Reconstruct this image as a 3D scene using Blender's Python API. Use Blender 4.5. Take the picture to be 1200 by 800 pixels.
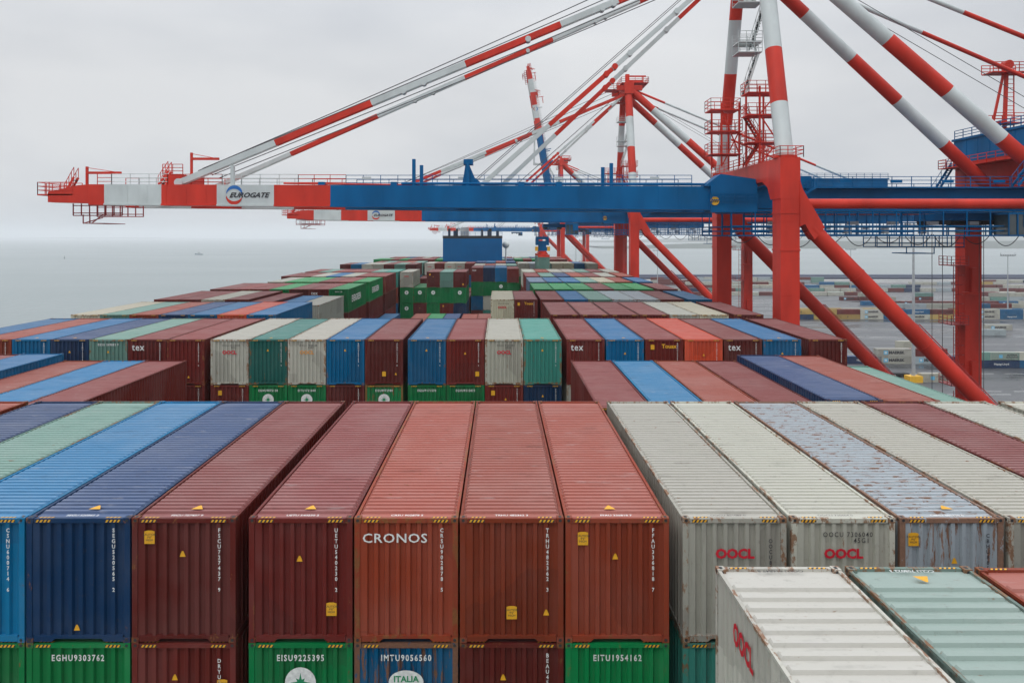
import bpy, math, random
from mathutils import Vector, Matrix, Euler
random.seed(7)
R = math.radians
scene = bpy.context.scene
COL = scene.collection
for o in list(bpy.data.objects): bpy.data.objects.remove(o)

# ------------------------------------------------------------------ camera, sky, sun, exposure
F = 863.0; CX = 585.5; CY = 277.0; ZC = 50.0
cam_d = bpy.data.cameras.new('camera'); cam = bpy.data.objects.new('camera', cam_d); COL.objects.link(cam)
cam.location = (0, 0, ZC); cam.rotation_euler = (R(90), 0, 0)
cam_d.sensor_width = 36; cam_d.sensor_fit = 'HORIZONTAL'; cam_d.lens = 36*F/1200
cam_d.shift_x = (600-CX)/1200; cam_d.shift_y = -(400-CY)/1200
cam_d.clip_start = 0.2; cam_d.clip_end = 60000
scene.camera = cam

SUN_EL, SUN_AZ = 52, 215        # azimuth measured clockwise from +Y: behind the camera, to the left
world = bpy.data.worlds.new('World'); scene.world = world; world.use_nodes = True
nt = world.node_tree; nt.nodes.clear()
def N(nt, t, **k):
    n = nt.nodes.new(t)
    for a, v in k.items(): setattr(n, a, v)
    return n
sky = N(nt, 'ShaderNodeTexSky', sky_type='NISHITA', sun_disc=False, sun_elevation=R(SUN_EL), sun_rotation=R(SUN_AZ))
sky.air_density = 1.0; sky.dust_density = 4.0
hs = N(nt, 'ShaderNodeHueSaturation'); hs.inputs['Saturation'].default_value = 0.12; hs.inputs['Value'].default_value = 1.0
tc = N(nt, 'ShaderNodeTexCoord')
mp = N(nt, 'ShaderNodeMapping'); mp.inputs['Scale'].default_value = (1.2, 1.2, 3.6); mp.inputs['Location'].default_value = (.4, .2, .1)
n1 = N(nt, 'ShaderNodeTexNoise'); n1.inputs['Scale'].default_value = 1.1; n1.inputs['Detail'].default_value = 5; n1.inputs['Roughness'].default_value = .5
cr = N(nt, 'ShaderNodeValToRGB'); cr.color_ramp.elements[0].position = .33; cr.color_ramp.elements[1].position = .66
cr.color_ramp.elements[0].color = (4.6, 4.95, 5.5, 1); cr.color_ramp.elements[1].color = (7.5, 7.65, 7.85, 1)
mx = N(nt, 'ShaderNodeMix', data_type='RGBA'); mx.inputs[0].default_value = 0.93
bg = N(nt, 'ShaderNodeBackground'); bg.inputs['Strength'].default_value = 0.1
wo = N(nt, 'ShaderNodeOutputWorld')
L = nt.links.new
L(sky.outputs[0], hs.inputs['Color']); L(hs.outputs[0], mx.inputs[6])
L(tc.outputs['Generated'], mp.inputs[0]); L(mp.outputs[0], n1.inputs['Vector']); L(n1.outputs[0], cr.inputs[0]); L(cr.outputs[0], mx.inputs[7])

# an overcast sky is about three times brighter overhead than at the horizon
sx_ = N(nt, 'ShaderNodeSeparateXYZ'); L(tc.outputs['Generated'], sx_.inputs[0])
gr = N(nt, 'ShaderNodeMapRange'); gr.interpolation_type = 'SMOOTHSTEP'
for i_, v_ in ((1, .15), (2, .95), (3, 1.0), (4, 2.9)): gr.inputs[i_].default_value = v_
L(sx_.outputs['Z'], gr.inputs[0]); vm = N(nt, 'ShaderNodeVectorMath', operation='SCALE'); L(mx.outputs[2], vm.inputs[0]); L(gr.outputs[0], vm.inputs['Scale'])
L(vm.outputs[0], bg.inputs[0]); L(bg.outputs[0], wo.inputs[0])

sd = bpy.data.lights.new('sun', 'SUN'); sun = bpy.data.objects.new('sun', sd); COL.objects.link(sun)
sd.energy = 0.5; sd.angle = R(40); sd.color = (1, .97, .93)
az = R(SUN_AZ); el = R(SUN_EL)
sdir = Vector((math.sin(az)*math.cos(el), math.cos(az)*math.cos(el), math.sin(el)))
sun.rotation_euler = sdir.to_track_quat('Z', 'Y').to_euler(); sun.location = (0, -30, 120)
scene.view_settings.view_transform = 'Standard'; scene.view_settings.look = 'None'
scene.view_settings.exposure = 0.0; scene.view_settings.gamma = 1.0
scene.render.engine = 'CYCLES'
scene.cycles.volume_bounces = 1
scene.cycles.max_bounces = 6

# ------------------------------------------------------------------ helpers
def P(px, py, Y): return Vector(((px-CX)/F*Y, Y, ZC-(py-CY)/F*Y))
class MB:
    def __init__(s): s.v = []; s.f = []; s.m = []
    def add(s, vs, fs, mat=0):
        b = len(s.v); s.v += [tuple(v) for v in vs]
        for f in fs: s.f.append(tuple(b+i for i in f)); s.m.append(mat)
        return s
    def box(s, x0, x1, y0, y1, z0, z1, mat=0):
        return s.add([(x0,y0,z0),(x1,y0,z0),(x1,y1,z0),(x0,y1,z0),(x0,y0,z1),(x1,y0,z1),(x1,y1,z1),(x0,y1,z1)],
            [(0,3,2,1),(4,5,6,7),(0,1,5,4),(1,2,6,5),(2,3,7,6),(3,0,4,7)], mat)
    def frame_of(s, p, q):
        d = (Vector(q)-Vector(p)).normalized()
        up = Vector((0,0,1)) if abs(d.z) < .95 else Vector((0,1,0))
        a = d.cross(up).normalized(); b = a.cross(d).normalized()
        return a, b
    def beam(s, p, q, w, h=None, mat=0):
        h = h or w; p = Vector(p); q = Vector(q); a, b = s.frame_of(p, q)
        vs = []
        for c in (p, q):
            for sa, sb in ((-1,-1),(1,-1),(1,1),(-1,1)): vs.append(c + a*(sa*w/2) + b*(sb*h/2))
        return s.add(vs, [(0,1,2,3),(7,6,5,4),(0,4,5,1),(1,5,6,2),(2,6,7,3),(3,7,4,0)], mat)
    def tube(s, p, q, r0, r1=None, n=12, mat=0, caps=True):
        r1 = r0 if r1 is None else r1; p = Vector(p); q = Vector(q); a, b = s.frame_of(p, q)
        vs = []
        for c, r in ((p, r0), (q, r1)):
            for i in range(n):
                t = 2*math.pi*i/n; vs.append(c + a*(r*math.cos(t)) + b*(r*math.sin(t)))
        fs = [(i, i+n, (i+1)%n+n, (i+1)%n) for i in range(n)]
        if caps: fs += [tuple(range(n)), tuple(reversed(range(n, 2*n)))]
        return s.add(vs, fs, mat)
    def path(s, pts, r, n=6, mat=0):
        for a, b in zip(pts, pts[1:]): s.tube(a, b, r, n=n, mat=mat)
        return s
    def prism_y(s, poly, y0, y1, mat=0):        # poly of (x,z)
        n = len(poly)
        vs = [(x,y0,z) for x,z in poly]+[(x,y1,z) for x,z in poly]
        return s.add(vs, [tuple(range(n)), tuple(reversed(range(n,2*n)))]+[(i,i+n,(i+1)%n+n,(i+1)%n) for i in range(n)], mat)
    def rail(s, p, q, h=1.1, step=1.6, w=.05, mat=0, rails=3):
        p = Vector(p); q = Vector(q); n = max(1, round((q-p).length/step)); up = Vector((0,0,1))
        for i in range(n+1):
            c = p.lerp(q, i/n); s.beam(c, c+up*h, w, w, mat)
        for k in range(1, rails+1): s.beam(p+up*(h*k/rails), q+up*(h*k/rails), w, w, mat)
        return s
    def stair(s, p, q, width=.7, mat=0, side=(0,1,0), tm=None):
        p = Vector(p); q = Vector(q); sd_ = Vector(side).normalized()*width/2
        s.beam(p+sd_, q+sd_, .06, .22, mat); s.beam(p-sd_, q-sd_, .06, .22, mat)
        n = max(3, int(abs(q.z-p.z)/.28))
        for i in range(1, n):
            c = p.lerp(q, i/n); s.beam(c-sd_, c+sd_, .24, .07, mat if tm is None else tm)
        for k in (-1, 1):
            s.beam(p+sd_*k+Vector((0,0,1)), q+sd_*k+Vector((0,0,1)), .05, .05, mat)
            for i in range(0, 5):
                c = p.lerp(q, i/4)+sd_*k; s.beam(c, c+Vector((0,0,1)), .05, .05, mat)
        return s
    def mesh(s, name, mats, org=(0,0,0), smooth=False):
        me = bpy.data.meshes.new(name); o = Vector(org)
        me.from_pydata([tuple(Vector(v)-o) for v in s.v], [], s.f)
        for m in mats: me.materials.append(m)
        if len(mats) > 1: me.polygons.foreach_set('material_index', s.m)
        if smooth:
            me.polygons.foreach_set('use_smooth', [True]*len(me.polygons))
            me.set_sharp_from_angle(angle=R(35))
        me.update(); return me
    def build(s, name, mats, parent=None, org=None, smooth=False):
        if not isinstance(mats, (list, tuple)): mats = [mats]
        if org is None: org = world_loc(parent) if parent else (0,0,0)
        return link(name, s.mesh(name, mats, org, smooth), parent)
LOCS = {}
def world_loc(o):
    return LOCS.get(o.name, Vector((0,0,0))) if o else Vector((0,0,0))
def link(name, me, parent=None):
    o = bpy.data.objects.new(name, me); COL.objects.link(o)
    if parent: o.parent = parent; LOCS[o.name] = world_loc(parent)
    return o
def tag(o, label=None, cat=None, group=None, kind=None):
    if label: o['label'] = label
    if cat: o['category'] = cat
    if group: o['group'] = group
    if kind: o['kind'] = kind
    return o
def thing(name, label, cat, loc, group=None, rotz=0):
    o = bpy.data.objects.new(name, None); COL.objects.link(o); o.empty_display_size = .5
    o.location = loc; o.rotation_euler = (0,0,rotz); LOCS[o.name] = Vector(loc)
    return tag(o, label, cat, group)

# ------------------------------------------------------------------ materials
def mat(name, col, rough=.5, metal=0, noise=.12, nscale=1.5, bump=0, spec=.5, streak=0):
    m = bpy.data.materials.new(name); m.use_nodes = True; t = m.node_tree
    b = t.nodes['Principled BSDF']; b.inputs['Roughness'].default_value = rough; b.inputs['Metallic'].default_value = metal
    b.inputs['Specular IOR Level'].default_value = spec
    tcn = N(t, 'ShaderNodeTexCoord'); nz = N(t, 'ShaderNodeTexNoise'); nz.inputs['Scale'].default_value = nscale; nz.inputs['Detail'].default_value = 6
    src = tcn.outputs['Object']
    if streak:
        mpn = N(t, 'ShaderNodeMapping'); mpn.inputs['Scale'].default_value = (1, 1, 1/streak); t.links.new(src, mpn.inputs[0]); src = mpn.outputs[0]
    t.links.new(src, nz.inputs['Vector'])
    rp = N(t, 'ShaderNodeMapRange'); rp.inputs[1].default_value = .3; rp.inputs[2].default_value = .7
    rp.inputs[3].default_value = 1-noise; rp.inputs[4].default_value = 1+noise*.6
    t.links.new(nz.outputs[0], rp.inputs[0])
    mm = N(t, 'ShaderNodeVectorMath', operation='SCALE'); mm.inputs[0].default_value = col[:3]
    t.links.new(rp.outputs[0], mm.inputs['Scale']); t.links.new(mm.outputs[0], b.inputs['Base Color'])
    if bump:
        bp = N(t, 'ShaderNodeBump'); bp.inputs['Strength'].default_value = bump; t.links.new(nz.outputs[0], bp.inputs['Height']); t.links.new(bp.outputs[0], b.inputs['Normal'])
    return m
RED = mat('crane_red', (.56,.038,.022), .45, noise=.24, nscale=.5, streak=3, spec=.2)
DRED = mat('crane_dark_red', (.36,.03,.03), .5, noise=.2)
WHT = mat('crane_white', (.52,.56,.55), .45, noise=.14, nscale=.6, streak=2)
BLU = mat('crane_blue', (.0,.102,.268), .5, noise=.25, nscale=.4, streak=3, spec=.12)
BLU2 = mat('funnel_blue', (.0,.10,.27), .5, spec=.15, noise=.1, nscale=.3)
BLK = mat('black_steel', (.02,.022,.025), .6)
GREY = mat('galvanised_steel', (.35,.37,.38), .5, noise=.15)
ROPE = mat('steel_rope', (.06,.06,.065), .6)
YEL = mat('yellow_paint', (.75,.42,.02), .5)
DECALY = mat('yellow_sticker', (.72,.36,.015), .5, noise=.15, nscale=14)
DECALW = mat('white_lettering', (.68,.68,.66), .5, noise=.25, nscale=10)
DECALK = mat('black_lettering', (.03,.03,.035), .5)
DECALR = mat('red_lettering', (.55,.01,.03), .5, noise=.15, nscale=6)
DECALO = mat('orange_lettering', (.65,.28,.06), .5)
DECALG = mat('green_lettering', (.01,.22,.09), .5)
LBLUE = mat('light_blue_paint', (.12,.42,.62), .5)
DBLUE = mat('logo_blue', (.01,.13,.42), .4)
GLASS = mat('window_glass', (.03,.05,.06), .08, spec=.8)
RUST = mat('rusty_steel', (.13,.06,.03), .8, noise=.4, nscale=9)

def container_paint(name, roof=False, casting=False, frame=False):
    m = bpy.data.materials.new(name); m.use_nodes = True; t = m.node_tree; l = t.links.new
    b = t.nodes['Principled BSDF']
    oi = N(t, 'ShaderNodeObjectInfo'); tcn = N(t, 'ShaderNodeTexCoord')
    off = N(t, 'ShaderNodeVectorMath', operation='SCALE'); off.inputs[0].default_value = (37, 53, 71); l(oi.outputs['Random'], off.inputs['Scale'])
    ad = N(t, 'ShaderNodeVectorMath', operation='ADD'); l(tcn.outputs['Object'], ad.inputs[0]); l(off.outputs[0], ad.inputs[1])
    def noise(scale, detail=5, rough=.55, sc=None):
        v = ad.outputs[0]
        if sc:
            mpn = N(t, 'ShaderNodeMapping'); mpn.inputs['Scale'].default_value = sc; l(v, mpn.inputs[0]); v = mpn.outputs[0]
        n = N(t, 'ShaderNodeTexNoise'); n.inputs['Scale'].default_value = scale; n.inputs['Detail'].default_value = detail; n.inputs['Roughness'].default_value = rough
        l(v, n.inputs['Vector']); return n.outputs[0]
    def ramp(src, a, b_, lo=0., hi=1.):
        r = N(t, 'ShaderNodeMapRange'); r.interpolation_type = 'SMOOTHSTEP'
        l(src, r.inputs[0])
        for i, v in ((1,a),(2,b_),(3,lo),(4,hi)):
            if hasattr(v, 'type'): l(v, r.inputs[i])
            else: r.inputs[i].default_value = v
        return r.outputs[0]
    def mixc(fac, a, b_, mode='MIX'):
        n = N(t, 'ShaderNodeMix', data_type='RGBA', blend_type=mode)
        for i, v in ((0,fac),(6,a),(7,b_)):
            if hasattr(v, 'type'): l(v, n.inputs[i])
            elif i == 0: n.inputs[0].default_value = v
            else: n.inputs[i].default_value = (*v, 1)
        return n.outputs[2]
    def math_(op, a, b_):
        n = N(t, 'ShaderNodeMath', operation=op)
        for i, v in ((0,a),(1,b_)):
            if hasattr(v, 'type'): l(v, n.inputs[i])
            else: n.inputs[i].default_value = v
        return n.outputs[0]
    c = oi.outputs['Color']
    # fading and panel-to-panel tone
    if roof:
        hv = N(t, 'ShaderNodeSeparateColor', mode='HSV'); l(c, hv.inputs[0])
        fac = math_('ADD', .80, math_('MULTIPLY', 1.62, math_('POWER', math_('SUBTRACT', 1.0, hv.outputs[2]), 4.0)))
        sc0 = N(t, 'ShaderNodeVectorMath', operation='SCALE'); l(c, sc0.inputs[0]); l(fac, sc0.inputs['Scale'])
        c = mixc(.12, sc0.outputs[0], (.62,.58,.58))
    big = noise(.45, 3)
    c = mixc(ramp(big, .38, .7, 0, .08 if roof else .04), c, (.55,.52,.50))
    # streaks of dirt: across the roof along corrugations / down the walls
    st = noise(1.0, 7, .62, (.8, 2.6, 1) if roof else (7, 9, .45))
    c = mixc(ramp(st, .55, .82, 0, .4 if roof else .5), c, (.04,.03,.026), 'MIX')
    fine = noise(6, 8, .7)
    c = mixc(ramp(fine, .55, .8, 0, .35), c, (.07,.055,.045))
    if roof:
        sc_ = noise(1.0, 6, .6, (1.1, 9, 1))
        c = mixc(ramp(sc_, .6, .72, 0, .26), c, (.5,.47,.46))
    # rust where the paint has gone; amount rides in the object colour's alpha
    th = math_('SUBTRACT', .74, math_('MULTIPLY', oi.outputs['Alpha'], .28))
    rn = noise(1.0, 9, .72, (2.6, 19, 2) if roof else (7, 7, 1.1))
    if casting: th = math_('SUBTRACT', .56, math_('MULTIPLY', oi.outputs['Alpha'], .3)); rn = noise(7, 8, .7)
    if frame: th = math_('SUBTRACT', .68, math_('MULTIPLY', oi.outputs['Alpha'], .42)); rn = noise(1.0, 9, .75, (5, 1.6, 2.2))
    rf = ramp(rn, th, math_('ADD', th, .07))
    # repainted or scraped patches with their own outline
    vo = N(t, 'ShaderNodeTexVoronoi'); vo.feature = 'F1'; vo.distance = 'CHEBYCHEV'; vo.inputs['Scale'].default_value = .42; l(ad.outputs[0], vo.inputs['Vector'])
    sv = N(t, 'ShaderNodeSeparateColor'); l(vo.outputs['Color'], sv.inputs[0])
    if not roof: c = mixc(ramp(sv.outputs[0], .72, .73, 0, .35), c, mixc(.5, c, (.03,.012,.012)))
    c = mixc(math_('MULTIPLY', rf, .85), c, mixc(noise(20), (.10,.038,.018), (.29,.125,.045)))
    l(c, b.inputs['Base Color'])
    l(ramp(st, .3, .8, .36, .62), b.inputs['Roughness']); b.inputs['Specular IOR Level'].default_value = .22 if roof else .15
    bp = N(t, 'ShaderNodeBump'); bp.inputs['Strength'].default_value = .4; bp.inputs['Distance'].default_value = .05
    l(noise(2.2, 3), bp.inputs['Height']); l(bp.outputs[0], b.inputs['Normal'])
    return m
CP = container_paint('container_paint'); CR = container_paint('container_roof_paint', roof=True); CC = container_paint('corner_casting_steel', casting=True); CF = container_paint('container_frame_paint', frame=True)

# ------------------------------------------------------------------ water, quay, far shore
def water_mat():
    m = bpy.data.materials.new('grey_sea'); m.use_nodes = True; t = m.node_tree; b = t.nodes['Principled BSDF']; l = t.links.new
    b.inputs['Base Color'].default_value = (.20,.235,.235,1); b.inputs['Roughness'].default_value = .28; b.inputs['IOR'].default_value = 1.33
    g = N(t, 'ShaderNodeTexCoord'); mpn = N(t, 'ShaderNodeMapping'); mpn.inputs['Scale'].default_value = (.5, 1, 1); l(g.outputs['Object'], mpn.inputs[0])
    a = N(t, 'ShaderNodeTexNoise'); a.inputs['Scale'].default_value = .16; a.inputs['Detail'].default_value = 5; a.inputs['Roughness'].default_value = .62; l(mpn.outputs[0], a.inputs['Vector'])
    c = N(t, 'ShaderNodeTexNoise'); c.inputs['Scale'].default_value = .004; c.inputs['Detail'].default_value = 6; l(mpn.outputs[0], c.inputs['Vector'])
    bp = N(t, 'ShaderNodeBump'); bp.inputs['Strength'].default_value = .9; bp.inputs['Distance'].default_value = 1.6; l(a.outputs[0], bp.inputs['Height']); l(bp.outputs[0], b.inputs['Normal'])
    r = N(t, 'ShaderNodeMapRange'); r.inputs[1].default_value = .35; r.inputs[2].default_value = .65; r.inputs[3].default_value = .3; r.inputs[4].default_value = .36
    l(c.outputs[0], r.inputs[0]); l(r.outputs[0], b.inputs['Roughness'])
    return m
WM = water_mat()
FARY = 21000
m_ = MB(); m_.add([(-FARY,-600,0),(FARY,-600,0),(FARY,FARY,0),(-FARY,FARY,0)], [(0,1,2,3)])
tag(m_.build('water', WM), kind='structure')

def asphalt_mat():
    m = bpy.data.materials.new('wet_asphalt'); m.use_nodes = True; t = m.node_tree; b = t.nodes['Principled BSDF']; l = t.links.new
    g = N(t, 'ShaderNodeTexCoord')
    def nz(s, sc, d=5):
        mpn = N(t, 'ShaderNodeMapping'); mpn.inputs['Scale'].default_value = sc; l(g.outputs['Object'], mpn.inputs[0])
        a = N(t, 'ShaderNodeTexNoise'); a.inputs['Scale'].default_value = s; a.inputs['Detail'].default_value = d; l(mpn.outputs[0], a.inputs['Vector']); return a.outputs[0]
    w = nz(.05, (.5, 1.6, 1), 8)
    cr_ = N(t, 'ShaderNodeValToRGB'); cr_.color_ramp.elements[0].position = .4; cr_.color_ramp.elements[1].position = .62
    cr_.color_ramp.elements[0].color = (.045,.048,.053,1); cr_.color_ramp.elements[1].color = (.11,.112,.118,1); l(w, cr_.inputs[0]); l(cr_.outputs[0], b.inputs['Base Color'])
    r = N(t, 'ShaderNodeMapRange'); r.inputs[1].default_value = .38; r.inputs[2].default_value = .62; b.inputs['Specular IOR Level'].default_value = .3; r.inputs[3].default_value = .2; r.inputs[4].default_value = .6
    l(w, r.inputs[0]); l(r.outputs[0], b.inputs['Roughness'])
    return m
ASP = asphalt_mat(); CONC = mat('concrete', (.26,.26,.25), .8, noise=.2, nscale=.3)
QZ = 6.0
m_ = MB(); m_.box(24.0, 2600, -260, 790, -1, QZ); tag(m_.build('quay_ground', ASP), kind='structure')
m_ = MB(); m_.box(23.7, 24.6, -260, 790, QZ-1.6, QZ+.14); tag(m_.build('quay_kerb', CONC), kind='structure')
m_ = MB()
for x in (25.7, 26.4, 54.6, 55.3): m_.box(x-.06, x+.06, -250, 780, QZ+.004, QZ+.03)
tag(m_.build('crane_rails', RUST), kind='structure')
LINE = mat('road_line', (.55,.55,.53), .7, noise=.3, nscale=3)
m_ = MB()
for y in (205, 209, 236, 272, 276, 300, 322, 345, 349, 366, 440, 486, 540):
    for k in range(34):
        if (k*7+int(y)) % 5: m_.box(66+k*16, 66+k*16+12.5, y, y+.35, QZ+.004, QZ+.008)
for x in (62, 66, 70): m_.box(x, x+.3, 60, 700, QZ+.009, QZ+.012)
tag(m_.build('yard_markings', LINE), kind='structure')
m_ = MB(); m_.box(24.6, 2600, 760, 772, QZ+.01, QZ+2.2); m_.box(24.6, 2600, 772, 790, QZ+.01, QZ+3.4)
tag(m_.build('harbour_embankment', mat('embankment_blue_grey', (.06,.075,.12), .8)), kind='structure')
m_ = MB(); m_.box(60, 2600, 735, 750, QZ+.004, QZ+.05); m_.box(60, 2600, 708, 718, QZ+.004, QZ+.05)
tag(m_.build('access_road', mat('pale_road', (.38,.37,.35), .7, nscale=.05, noise=.3)), kind='structure')

def shore(name, y, x0, x1, hmin, hmax, col, seed, depth=600, n=160):
    rnd = random.Random(seed); m = MB(); ph = [rnd.uniform(0, 6.28) for _ in range(7)]
    prev = None; vs = []; fs = []
    for i in range(n+1):
        t = i/n; x = x0+(x1-x0)*t
        h = .5+.25*math.sin(t*9+ph[0])+.15*math.sin(t*27+ph[1])+.1*math.sin(t*71+ph[2])+rnd.uniform(-.06,.06)
        ease = min(1, t*5, (1-t)*5+.001)
        h = (hmin+(hmax-hmin)*max(0,h))*max(.15, ease)
        vs += [(x,y,-.5),(x,y+depth*.3,h),(x,y+depth*.7,h*.95),(x,y+depth,-.5)]
    for i in range(n):
        a = i*4; b = a+4
        for k in range(3): fs.append((a+k, b+k, b+k+1, a+k+1))
    m.add(vs, fs)
    return tag(m.build(name, mat(name+'_cover', col, .9, noise=.35, nscale=.006), smooth=True), kind='structure')
shore('far_shore', 3000, 420, 5200, 22, 44, (.05,.065,.05), 3)
shore('hills', 6000, 700, 12500, 60, 115, (.06,.075,.06), 5, 1500)
shore('distant_coast', 15000, -12500, -5200, 12, 34, (.06,.07,.06), 9, 900)

# ------------------------------------------------------------------ containers
CW, CL, CH = 2.416, 12.192, 2.896
COLS = {   # linear base colour, words
 'M': ((.125,.017,.0135), 'maroon'), 'K': ((.115,.022,.018), 'brown maroon'), 'R': ((.22,.038,.017), 'faded red'), 'O': ((.50,.07,.03), 'orange red'),
 'B': ((.001,.10,.225), 'blue'), 'L': ((.004,.15,.31), 'bright blue'), 'N': ((.006,.03,.085), 'navy blue'), 'T': ((.13,.25,.21), 'sage green'),
 'D': ((.165,.225,.20), 'faded grey green'), 'F': ((.018,.12,.10), 'dark teal'), 'E': ((.04,.215,.17), 'teal green'), 'G': ((.003,.17,.048), 'green'), 'W': ((.41,.405,.345), 'pale grey'), 'C': ((.45,.42,.31), 'cream'),
 'P': ((.32,.37,.39), 'pale blue grey'), 'S': ((.10,.15,.22), 'slate blue'), 'Y': ((.42,.29,.085), 'yellow')}
def seg_profile(length, pitch, depth, a0, a1):
    """trapezoid corrugation from a0 to a1: list of (pos, offset)"""
    out = [(0, 0), (a0, 0)]; n = int((a1-a0)/pitch); st = (a1-a0-n*pitch)/2
    for i in range(n):
        p = a0+st+i*pitch
        out += [(p+pitch*.02, 0), (p+pitch*.36, 0), (p+pitch*.48, -depth), (p+pitch*.9, -depth)]
    out += [(a1, 0), (length, 0)]
    return out
def roof_mb(mb, mat_, pitch=.235, depth=.06):
    y0, y1 = .16, CL-.16; z = CH-.015
    xs = [(-CW/2+.03, 0), (-CW/2+.085, 0), (-CW/2+.135, 1), (CW/2-.135, 1), (CW/2-.085, 0), (CW/2-.03, 0)]
    n = int((CL-.9)/pitch); st = (CL-n*pitch)/2; rows = [(.02,0)]
    for i in range(n):
        p = st+i*pitch; rows += [(p, 0), (p+pitch*.07, 1), (p+pitch*.48, 1), (p+pitch*.58, 0)]
    rows.append((CL-.02, 0)); vs = []; fs = []
    for y, k in rows:
        for x, kk in xs: vs.append((x, y, z + depth*k*kk - .058))
    for r in range(len(rows)-1):
        for c in range(5): a = r*6+c; fs.append((a, a+1, a+7, a+6))
    mb.add(vs, fs, mat_)
def end_mb(mb, mat_):
    pr = [(p-CW/2, o) for p, o in seg_profile(CW, .25, .068, .10, CW-.10)][1:-1]
    z0, z1 = .13, CH-.11; y = .03
    vs = []; fs = []
    for x, o in pr: vs += [(x, y-o, z0), (x, y-o, z1)]
    for i in range(len(pr)-1): a = i*2; fs.append((a, a+2, a+3, a+1))
    mb.add(vs, fs, mat_)
def side_mb(mb, sgn, mat_):
    pr = seg_profile(CL, .278, .04, .14, CL-.14)[1:-1]; z0, z1 = .14, CH-.06; xx = CW/2-.02
    vs = []; fs = []
    for y, o in pr: vs += [(sgn*(xx+o), y, z0), (sgn*(xx+o), y, z1)]
    for i in range(len(pr)-1):
        a = i*2; fs.append((a, a+2, a+3, a+1) if sgn > 0 else (a, a+1, a+3, a+2))
    mb.add(vs, fs, mat_)
def frame_mb(mb, mat_, dark=None):
    w = CW/2
    for y0, y1 in ((.008, .12), (CL-.12, CL-.008)):
        for s in (-1, 1): mb.box(min(s*w*.996, s*(w-.13)), max(s*w*.996, s*(w-.13)), y0, y1, .12, CH-.12, mat_)
    mb.box(-w+.17, w-.17, .008, .10, CH-.12, CH-.018, mat_)                       # header
    mb.box(-w+.17, w-.17, CL-.10, CL-.008, CH-.12, CH-.018, mat_)
    # sill with the low arch
    mb.prism_y([(-w+.17,.02),(-.62,.02),(-.54,.09),(.54,.09),(.62,.02),(w-.17,.02),(w-.17,.16),(-w+.17,.16)], .008, .10, mat_)
    mb.box(-w+.17, w-.17, CL-.10, CL-.008, .03, .16, mat_)
    for s in (-1, 1):
        x0, x1 = sorted((s*(w-.004), s*(w-.07)))
        mb.box(x0, x1, .17, CL-.17, CH-.08, CH-.02, mat_)
        mb.box(x0, x1, .17, CL-.17, .03, .17, mat_)
    mb.box(-w+.13, w-.13, CL-.06, CL-.03, .16, CH-.12, mat_)                      # door end panel
    mb.box(-w+.08, w-.08, .14, CL-.14, .10, .14, mat_)                            # floor
    for x in (-.85, -.3, .3, .85): mb.tube((x, CL-.02, .15), (x, CL-.02, CH-.12), .02, n=6, mat=mat_)
def casting_mb():
    m = MB(); m.box(-.081, .081, -.089, .089, 0, .118, 0)
    # dark apertures on end, top
    m.tube((0,-.0895,.059),(0,-.092,.059), .036, n=10, mat=1); m.box(-.03,.03,-.05,.05,.1182,.120,1)
    m.tube((-.0815,0,.059),(-.084,0,.059), .036, n=10, mat=1); m.tube((.0815,0,.059),(.084,0,.059), .036, n=10, mat=1)
    return m.mesh('corner_casting', [CC, BLK])
ME = {}
a = MB(); roof_mb(a, 0); ME['roof'] = a.mesh('roof', [CR])
a = MB(); roof_mb(a, 0, .37, .062); ME['roof_wide'] = a.mesh('roof', [CR])
a = MB(); end_mb(a, 0); ME['end_wall'] = a.mesh('end_wall', [CP])
a = MB(); side_mb(a, -1, 0); ME['sideL'] = a.mesh('side_wall', [CP])
a = MB(); side_mb(a, 1, 0); ME['sideR'] = a.mesh('side_wall', [CP])
a = MB(); frame_mb(a, 0); ME['frame'] = a.mesh('frame', [CF])
ME['casting'] = casting_mb()
def castpos():
    return [(sx*(CW/2-.08), y, z) for sx in (-1,1) for y in (.09, CL-.09) for z in (0, CH-.119)]
a = MB(); roof_mb(a, 1); end_mb(a, 0); side_mb(a, -1, 0); side_mb(a, 1, 0); frame_mb(a, 3)
for x,y,z in castpos(): a.box(x-.081, x+.081, y-.089, y+.089, z, z+.118, 2)
ME['whole'] = a.mesh('shipping_container', [CP, CR, CC, CF])
# castings only, for middle distances
a = MB()
for x,y,z in castpos(): a.box(x-.081, x+.081, y-.089, y+.089, z, z+.118, 0)
ME['castings'] = a.mesh('corner_castings', [CC])
# hazard stripes
def stripes(w=.36, n=4, h=.06):
    m = MB(); m.add([(0,0,0),(w,0,0),(w,0,h),(0,0,h)], [(0,1,2,3)], 1); st = w/n
    for i in range(n):
        x = i*st; m.add([(x,-.001,0),(x+st*.5,-.001,0),(x+st*.9,-.001,h),(x+st*.4,-.001,h)], [(0,1,2,3)], 0)
    return m.mesh('hazard_stripe', [DECALY, DECALK])
ME['stripe'] = stripes()

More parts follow.
